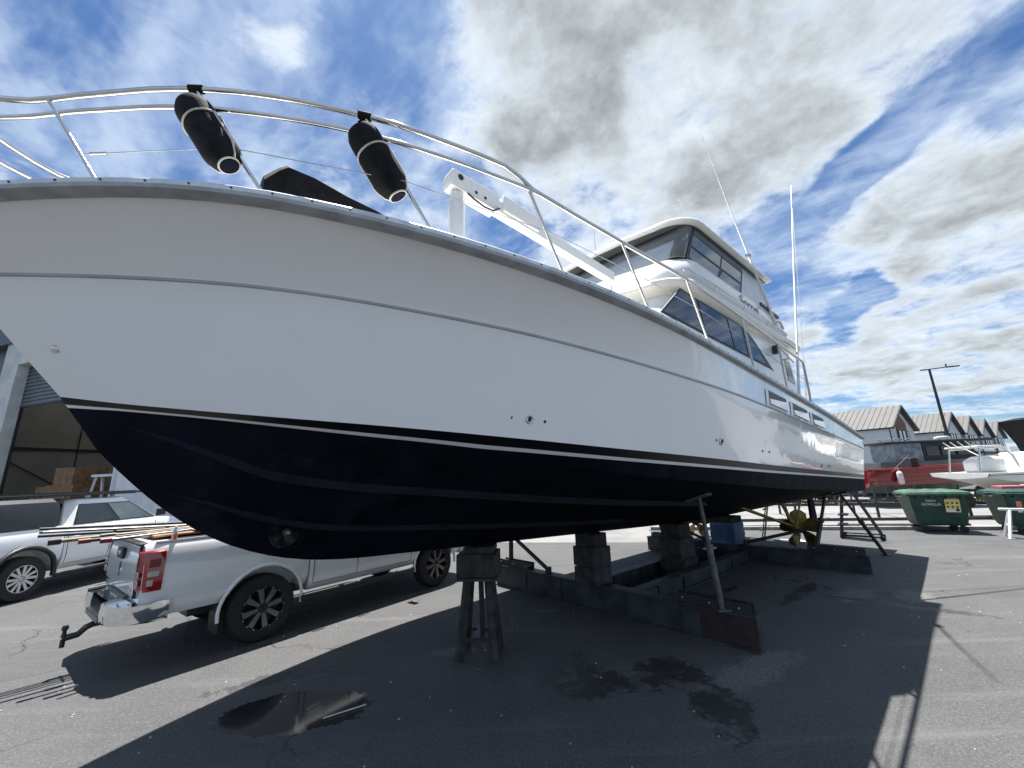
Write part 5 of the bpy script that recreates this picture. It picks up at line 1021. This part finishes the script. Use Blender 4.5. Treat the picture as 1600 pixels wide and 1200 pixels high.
def trailer(label, loc, rz, L_, group='boat trailers in the yard'):
    t = thing('boat_trailer', label, 'trailer', loc, rz, group)
    for y in (-.75, .75): MB().beam((0, y, .45), (L_, y * .5, .45), .07, .10).obj('side_member', steel_k, t)
    for k in range(4): x = L_ * (.08 + .26 * k); MB().beam((x, -.75 + .1 * k, .45), (x, .75 - .1 * k, .45), .06, .08).obj('cross_member', steel_k, t)
    for k in range(3):
        for y in (-.35, .35): MB().box((L_ * (.12 + .26 * k), y, .56), (.25, .10, .16)).obj('roller_bracket', steel_k, t)
    for x in (L_ * .64, L_ * .78):
        for y in (-.9, .9):
            w = MB().lathe([(.18, -.09), (.25, -.09), (.27, -.05), (.27, .05), (.25, .09), (.18, .09)], 24, Matrix.Translation((x, y, .27)) @ Matrix.Rotation(R(90), 4, 'X')).obj('wheel', rubber, t, 35); MB().lathe([(.18, -.05), (.18, .05)], 16, Matrix.Translation((x, y, .27)) @ Matrix.Rotation(R(90), 4, 'X')).obj('rim', galv, w)
    MB().beam((L_, 0, .45), (L_ + 1.2, 0, .42), .08, .08).obj('drawbar', steel_k, t); MB().tube([(L_ + .9, 0, .45), (L_ + .9, 0, .0)], .03, 8).obj('jockey_leg', galv, t)
    return t
# red aluminium boat
rl = (17.0, 20.4, 0); rzr = R(-14)
trailer('boat trailer carrying the red boat behind the green bins', rl, rzr, 4.6)
rb = thing('red_boat', 'red aluminium boat with a grey bottom on a trailer beside the yacht stern', 'boat', rl, rzr)
h, G, C = small_hull(rb, 5.2, 2.1, .62, 1.72, red_b, greyb, .22)
for t_, s in ((.25, 1), (.5, 1), (.75, 1), (.25, -1), (.5, -1), (.75, -1)):
    MB().tube([(u, v * s * 1.005, w) for u, v, w in between(C, G, t_, .05)], .016, 5).obj('pressed_rib', red_b, rb, 60)
for s in (1, -1): MB().tube([(u, v * s, w + .01) for u, v, w in G], .035, 8).obj('gunwale', red_b, rb, 60)
MB().loft([[(-.02, y, z) for y, z in ((-.35, 1.0), (.35, 1.0), (.35, 1.95), (-.35, 1.95))], [(-.42, y, z) for y, z in ((-.22, 1.1), (.22, 1.1), (.2, 2.0), (-.2, 2.0))]]).obj('outboard_motor', trim_k, rb, bevel=.05)
MB().box((-.22, 0, .80), (.16, .10, .8)).obj('outboard_leg', trim_k, rb, bevel=.02)
MB().tube([(1.2, -.8, 1.75), (1.9, -.75, 2.35), (2.3, -.7, 1.85)], .018, 6).obj('grab_rail', trim_k, rb, 60); MB().tube([(1.2, .8, 1.75), (1.9, .75, 2.35), (2.3, .7, 1.85)], .018, 6).obj('grab_rail', trim_k, rb, 60)
MB().box((2.3, 0, 2.0), (.3, .8, .5)).obj('console', trim_k, rb, bevel=.04)
fd = thing('white_fender', 'white cylindrical fender hanging on the side of the red boat', 'fender', Vector(rl) + Matrix.Rotation(rzr, 3, 'Z') @ Vector((1.15, -1.16, 1.05)), 0)
MB().lathe([(.02, 0), (.09, .03), (.115, .10), (.115, .48), (.09, .56), (.03, .60)], 18).obj('body', mat('white vinyl', (.68, .66, .60), .4), fd, 40); MB().tube([(0, 0, .6), (.0, .05, .78)], .012, 6).obj('rope', rope_m, fd)
# white trailer boat with black clears
wl_ = (16.35, 15.15, 0); rzw = R(-9)
trailer('boat trailer carrying the white boat behind the bins', (17.3, 15.0, 0), rzw, 5.2)
wb = thing('white_boat', 'white trailer boat with a navy side stripe and black canopy at the right edge', 'boat', wl_, rzw)
us = [0, .25, .6, 1.0, 1.5, 2.0, 2.5, 3.0, 3.6, 4.4, 5.2, 6.0, 6.8]
top = lambda u: lerp([(0, 1.58), (1.3, 1.60), (1.7, 1.66), (2.3, 1.95), (2.9, 2.10), (4, 2.25), (6.8, 2.5)], u)
half = lambda u: 1.2 * (1 - max(0, (u - 3.2) / 3.6) ** 2.2)
def wcurve(fz, k=1.0): return [(u, half(u) * k, fz(u)) for u in us]
low = wcurve(lambda u: lerp([(0, 1.44), (.3, 1.37), (.8, 1.28), (1.3, 1.24), (6.8, 1.36)], u), .9); keel_ = [(u, 0, lerp([(0, 1.36), (.5, 1.18), (1.0, .90), (4.5, .85), (6.8, 1.7)], u)) for u in us]; gun = wcurve(top)
str0 = wcurve(lambda u: lerp([(0, 1.50), (1.5, 1.50), (2.4, 1.66), (3.2, 1.90), (6.8, 2.2)], u), .99); str1 = wcurve(lambda u: lerp([(0, 1.52), (1.5, 1.53), (2.4, 1.74), (3.2, 2.02), (6.8, 2.36)], u), 1.0)
def two(curves, nm, m):
    mb = MB()
    for s in (1, -1): mb.loft([[(u, v * s, w) for u, v, w in c] for c in curves], closed=False, cap=False)
    return mb.obj(nm, m, wb, 40)
gelw = mat('trailer boat gelcoat', (.74, .74, .71), .25, coat=.3, var=.04)
two([keel_, low], 'bottom', mat('cream hull bottom', (.55, .53, .47), .45)); two([low, str0], 'hull', gelw); two([str0, str1], 'side_stripe', navy); two([str1, gun], 'topside', gelw); two([gun, [(u, 0, w) for u, v, w in gun]], 'deck', gelw)
MB().poly([(0, s * v, w) for s, v, w in ((1, 0, 1.36), (1, 1.08, 1.44), (1, 1.2, 1.58), (-1, 1.2, 1.58), (-1, 1.08, 1.44))]).obj('transom', gelw, wb)
text('boat_lettering', 'SEEHAWK', .13, frame((4.0, -half(4.0) * 1.0 - .012, 2.05), (1, 0, .06), (0, 0, 1)), silver, wb, .002)['label'] = 'silver lettering on the navy stripe'
MB().loft([[(x, y, z) for x, y in ((1.9, -.55), (3.2, -.62), (3.2, .62), (1.9, .55))] for z in (1.6, 2.12, 2.28)]).obj('transom_seat', gelw, wb, bevel=.06)
MB().loft([[(x, y, z) for x, y in ((.45, -.3), (1.35, -.34), (1.35, .34), (.45, .3))] for z in (1.58, 2.0)] + [[(x, y, 2.16) for x, y in ((.7, -.2), (1.3, -.28), (1.3, .28), (.7, .2))]]).obj('engine_box', gelw, wb, bevel=.08)
for y in (-.7, .5):
    MB().tube([(.15, y, 1.58), (.32, y, 2.42), (.9, y, 2.45), (1.25, y, 2.2), (1.4, y, 1.62)], .026, 8).obj('boarding_frame', steel, wb, 60)
MB().box((.6, -.1, 2.50), (.75, 1.35, .07)).obj('bait_board', gelw, wb, bevel=.02)
for k in range(4): MB().tube([(.3 + .02 * k, -.5 + .3 * k, 2.5), (.12, -.5 + .3 * k, 2.72)], .022, 6).obj('rod_holder', steel, wb, 60)
cv_ = [[(x, y, z) for y in (-.98, -.5, 0, .5, .98)] for x, z in ((3.15, 2.0), (3.0, 2.6), (2.72, 3.2), (2.62, 3.46), (3.2, 3.58), (5.4, 3.5), (5.9, 2.4))]
MB().loft(cv_, closed=False, cap=False).obj('black_canopy', black_f, wb, 40)
for y in (-1.0, 1.0): MB().poly([(3.15, y, 2.0), (3.0, y, 2.6), (2.72, y, 3.2), (2.62, y, 3.46), (3.2, y, 3.57), (5.4, y, 3.49), (5.9, y, 2.4)]).obj('canopy_side', black_f, wb)
MB().tube([(3.1, -1.03, 2.0), (2.95, -1.03, 2.6), (2.62, -1.03, 3.3), (2.6, -1.03, 3.5), (3.2, -1.03, 3.62), (5.4, -1.03, 3.55)], .035, 8).obj('canopy_frame', gelw, wb, 60)
for k in range(8): MB().tube([(2.75 + .36 * k, -.9 + .1 * (k % 3), 3.55), (2.60 + .36 * k, -.95 + .1 * (k % 3), 3.86)], .038, 8).obj('rocket_launcher', silver, wb, 60)
MB().tube([(2.9, -.6, 3.6), (2.35, -.7, 4.9)], [.018, .006], 6).obj('aerial', gelw, wb, 60)
# dark cabin boat with a flat hardtop
db_l = (20.4, 23.6, 0); rzd = R(-12)
trailer('boat trailer under the dark cabin boat', db_l, rzd, 5.6)
db = thing('cabin_boat', 'dark cabin boat with a flat black hardtop and smoky clears behind the red boat', 'boat', db_l, rzd)
small_hull(db, 6.4, 2.4, .75, 2.05, greyb, greyb, .3)
MB().box((2.9, 0, 3.13), (5.0, 2.3, .14)).obj('hardtop', trim_k, db, bevel=.05); MB().box((3.0, 0, 3.22), (4.4, .06, .06)).obj('roof_bar', trim_k, db)
MB().loft([[(x, y, z) for x, y in ((.9, -1.0), (2.2, -1.02), (2.2, 1.02), (.9, 1.0))] for z in (2.0, 3.06)]).obj('smoky_clears', clearcut, db)
MB().loft([[(x, y, z) for x, y in ((2.25, -1.02), (4.9 - .5 * (z - 2), -.95), (4.9 - .5 * (z - 2), .95), (2.25, 1.02))] for z in (2.0, 3.06)]).obj('wheelhouse', trim_k, db)
for x0 in (2.35, 3.05, 3.75): MB().box((x0 + .3, -1.02, 2.62), (.55, .05, .5)).obj('side_window', glass_d, db)
MB().lathe([(.34, 0), (.36, .08), (.33, .17), (.2, .20)], 24, Matrix.Translation((4.1, .2, 3.24))).obj('radome', gelw, db, 40)
for k in range(6): MB().tube([(.7 + .28 * k, -.8, 3.2), (.3 + .28 * k, -.85, 3.36)], .03, 6).obj('rod_holder', silver, db, 60)
# parked cars behind the boats
def car(label, loc, rz, m, L_=4.5, h=1.6):
    t = thing('parked_car', label, 'car', loc, rz, 'cars parked behind the boats')
    def rg(x, w, z0, z1): return [(x, -w + .08, z0), (x, -w, z0 + .2), (x, -w, z1 - .12), (x, -w + .12, z1), (x, w - .12, z1), (x, w, z1 - .12), (x, w, z0 + .2), (x, w - .08, z0)]
    MB().loft([rg(0, .7, .4, .85), rg(.12, .84, .3, .98), rg(.9, .88, .26, 1.0), rg(3.3, .88, .26, 1.0), rg(L_ - .3, .82, .28, .9), rg(L_, .65, .4, .7)]).obj('body', m, t, 35)
    MB().loft([[(x, y, z) for x, y in ((.15 + .9 * k * .4, -.80 + .14 * k), (3.3 - .95 * k, -.80 + .14 * k), (3.3 - .95 * k, .80 - .14 * k), (.15 + .9 * k * .4, .80 - .14 * k))] for z, k in ((.98, 0), (h - .08, .95))]).obj('glazing', glass_d, t, bevel=.05)
    MB().box((1.45, 0, h - .04), (1.75, 1.32, .09)).obj('roof', m, t, bevel=.04)
    for x in (.25, 1.45, 2.75):
        for s in (-1, 1): MB().beam((x, s * .79, 1.0), (.62 if x < 1 else (1.5 if x < 2 else 2.25), s * .665, h - .08), .05, .07).obj('pillar', m, t)
    for x in (.8, L_ - .85):
        for s in (-1, 1): w = MB().lathe([(.2, -.09), (.31, -.09), (.33, 0), (.31, .09), (.2, .09)], 24, Matrix.Translation((x, s * .8, .33)) @ Matrix.Rotation(R(90), 4, 'X')).obj('wheel', rubber, t, 35); MB().lathe([(.2, -.06), (.2, .06)], 16, Matrix.Translation((x, s * .8, .33)) @ Matrix.Rotation(R(90), 4, 'X')).obj('rim', silver, w)
    for s in (-1, 1): MB().box((L_ - .1, s * .6, .72), (.12, .3, .12)).obj('headlight', clear_l, t); MB().box((.08, s * .66, .88), (.1, .2, .16)).obj('tail_lamp', red_l, t)
    return t
car('white hatchback parked behind the red boat, its roof showing above the gunwale', (23.0, 27.5, 0), R(-22), white_p, 4.4, 1.95)
car('second white car parked right of the white hatchback behind the red boat', (26.8, 27.6, 0), R(-70), white_p, 4.3, 1.85)
car('dark blue car parked far behind the yacht stern', (17.5, 24.6, 0), R(-15), blue_c, 4.4, 1.45)
# wheeled bins
def bin4(label, loc, rz, lidm, group='green wheeled bins'):
    t = thing('wheeled_bin', label, 'bin', loc, rz, group)
    W0, W1, D0, D1, z0, z1 = .55, .68, .38, .50, .20, 1.10
    def rg(w, d, z, c=.06): return [(-w + c, -d, z), (w - c, -d, z), (w, -d + c, z), (w, d - c, z), (w - c, d, z), (-w + c, d, z), (-w, d - c, z), (-w, -d + c, z)]
    MB().loft([rg(W0 - .03, D0 - .03, z0), rg(W0, D0, z0 + .06), rg(W1 - .02, D1 - .02, z1 - .06), rg(W1, D1, z1)]).obj('bin_body', green_b, t, 30)
    MB().loft([rg(W1 + .03, D1 + .03, z1 - .07), rg(W1 + .045, D1 + .045, z1 - .05), rg(W1 + .045, D1 + .045, z1), rg(W1 + .03, D1 + .03, z1 + .01)]).obj('rim', green_b, t, 30)
    ld = MB().loft([rg(W1 + .03, D1 + .03, z1 + .012), rg(W1 + .02, D1 + .02, z1 + .045), rg(W1 - .14, D1 - .14, z1 + .10), rg(W1 - .2, D1 - .2, z1 + .105)]).obj('lid', lidm, t, 25)
    for x in (-.35, 0, .35): MB().box((x, 0, z1 + .105), (.05, .60, .03)).obj('lid_rib', lidm, ld, bevel=.008)
    for x in (-.48, -.18, .18, .48): MB().box((x, -D1 - .03, z1 - .07), (.06, .05, .10)).obj('rim_rib', green_b, t)
    for s in (-1, 1):
        MB().tube([(s * (W1 + .03), -.16, z1 - .10), (s * (W1 + .09), -.14, z1 - .10), (s * (W1 + .09), .14, z1 - .10), (s * (W1 + .03), .16, z1 - .10)], .018, 8).obj('handle', black_p, t, 60)
        MB().lathe([(.03, 0), (.03, .09)], 12, Matrix.Translation((s * (W1 + .03), 0, z1 - .03)) @ Matrix.Rotation(R(90) * s, 4, 'Y')).obj('lift_trunnion', green_b, t)
    for x in (-.42, .42):
        for y in (-.28, .28):
            f = MB().box((x, y, .17), (.07, .09, .08)).obj('castor_fork', steel_k, t); MB().lathe([(.06, -.025), (.092, -.022), (.095, 0), (.092, .022), (.06, .025)], 20, Matrix.Translation((x + .03, y, .096)) @ Matrix.Rotation(R(90), 4, 'X')).obj('castor_wheel', rubber, f, 40)
    # front face frame for prints
    sl = (D1 - .02 - D0) / (z1 - .06 - z0 - .06)
    def fp(x, z, off=.004): return frame((x, -(D0 + (z - z0 - .06) * sl) - off, z), (1, 0, 0), (0, -sl, 1))
    return t, fp
b1, fp = bin4('green wheeled bin with closed pale lid and white GREEN GORILLA lettering', (12.55, 12.55, 0), R(-25), green_l)
text('bin_lettering', 'GREEN', .075, fp(-.20, .90), white_t, b1, .001); text('bin_lettering', 'GORILLA', .105, fp(-.20, .80), white_t, b1, .001)
stk = MB().prism([(-.16, -.20), (.16, -.20), (.16, .17), (-.16, .17)], .003, fp(.26, .78)).obj('sticker', yellow_s, b1)
MB().prism([(-.16, .17), (.16, .17), (.15, .205), (-.15, .205)], .0032, fp(.26, .78)).obj('sticker_header', trim_k, stk); MB().prism([(-.15, -.195), (.15, -.195), (.15, -.13), (-.15, -.13)], .0045, fp(.26, .78)).obj('sticker_footer', white_t, stk); text('sticker_text', 'RECYCLING', .036, fp(.26, .968, .0085), white_t, stk, .0006)
for i in range(3):
    for j in range(2): MB().lathe([(.030, 0), (.030, .0012)], 5 + (i + j) % 3, fp(.26 + (i - 1) * .10, .84 - j * .11, .008)).obj('sticker_symbol', trim_k, stk)
MB().prism([(.05, -.175), (.14, -.175), (.12, -.10), (.09, -.08), (.06, -.10)], .006, fp(.26, .78)).obj('sticker_emblem', navy, stk)
b2, fp2 = bin4('green wheeled bin with loose pink and tan boards on top, behind the white sawhorse', (14.35, 11.75, 0), R(-20), green_b)
for x, z, w, h, m in ((-.40, .78, .12, .22, orange_p), (-.40, .62, .10, .06, white_t), (.05, .80, .07, .10, white_t), (.22, .93, .12, .03, white_t), (.30, .60, .16, .16, mat('faded pink print', (.5, .25, .28), .6))):
    MB().prism([(-w / 2, -h / 2), (w / 2, -h / 2), (w * .4, h / 2), (-w / 2, h / 2)], .003, fp2(x, z)).obj('sticker', m, b2)
text('bin_number', '4', .12, fp2(.40, .98), white_t, b2, .001)
for k, (x, y, dz) in enumerate(((-.2, .1, 0), (.3, -.1, .03))): MB().box((x, y, 1.24 + dz), (.5, .4, .08), rz=.4 * k).obj('loose_board', mat('pale ply', (.50, .43, .31), .7) if k else mat('pink board', (.50, .13, .16), .6), b2, bevel=.01)
# white sawhorse
sw = thing('sawhorse', 'white steel sawhorse standing in front of the right green bin', 'sawhorse', (13.2, 11.05, 0), R(-40))
MB().box((.22, 0, .72), (1.05, .10, .06)).obj('top_bar', clad_w, sw, bevel=.008)
for x, s in ((-.12, -1), (.62, 1)):
    for y in (-.28, .28): MB().beam((x, y * .15, .70), (x + s * .17, y, 0), .05, .05).obj('leg', clad_w, sw)
    MB().beam((x + s * .09, -.16, .32), (x + s * .09, .16, .32), .03, .03).obj('spreader', clad_w, sw)
# spare steel and trailer frames lying along the kerb
for k, (a, b, lab) in enumerate([((7.6, 14.4, .05), (12.8, 13.35, .05), 'long steel section lying along the kerb behind the steps'), ((10.9, 13.9, .06), (14.2, 13.2, .06), 'rusty bar lying behind the green bin'), ((8.0, 16.2, .06), (16.5, 14.6, .06), 'long dark bar on the concrete beyond the kerb')]):
    a, b = Vector(a), Vector(b); o = MB().beam((0, 0, .0), b - a, .10, .09).obj('steel_section', steel_k if k != 1 else steel_r, None, bevel=.006); o.location = a; tag(o, lab, 'steel bar', 'loose steel along the kerb')
lt = thing('low_trailer', 'low black trailer frame with upright stakes parked beyond the kerb', 'trailer', (11.0, 17.6, 0), R(-13))
for y in (-.8, .8): MB().beam((0, y, .5), (6.5, y, .5), .08, .10).obj('side_member', steel_k, lt)
for k in range(6): MB().beam((.3 + 1.15 * k, -.8, .5), (.3 + 1.15 * k, .8, .5), .06, .08).obj('cross_member', steel_k, lt)
for k in range(5): MB().beam((.5 + 1.35 * k, -.82, .5), (.5 + 1.35 * k, -.82, 1.15), .05, .05).obj('stake', steel_k, lt); MB().beam((.5 + 1.35 * k, .82, .5), (.5 + 1.35 * k, .82, 1.15), .05, .05).obj('stake', steel_k, lt)
for x in (.4, 3.2, 6.1):
    for y in (-.8, .8): MB().beam((x, y, 0), (x, y, .46), .07, .07).obj('leg', steel_k, lt)
gs = MB()
for i in range(1500):
    x = random.uniform(6, 26); y = 24.5 - .23 * (x - 6) + random.uniform(-.5, .5); h = random.uniform(.1, .34); a = random.uniform(0, 3.14); dx, dy = .03 * math.cos(a), .03 * math.sin(a); lx, ly = random.uniform(-.1, .1), random.uniform(-.1, .1)
    gs.add([(x - dx, y - dy, 0), (x + dx, y + dy, 0), (x + lx, y + ly, h)], [(0, 1, 2)])
tag(gs.obj('grass_verge', grass_m, fix=False), 'strip of dry grass along the far edge of the yard', 'grass', kind='stuff')
sc.cycles.max_bounces = 6; sc.cycles.diffuse_bounces = 3; sc.cycles.glossy_bounces = 3; sc.cycles.caustics_reflective = False; sc.cycles.caustics_refractive = False
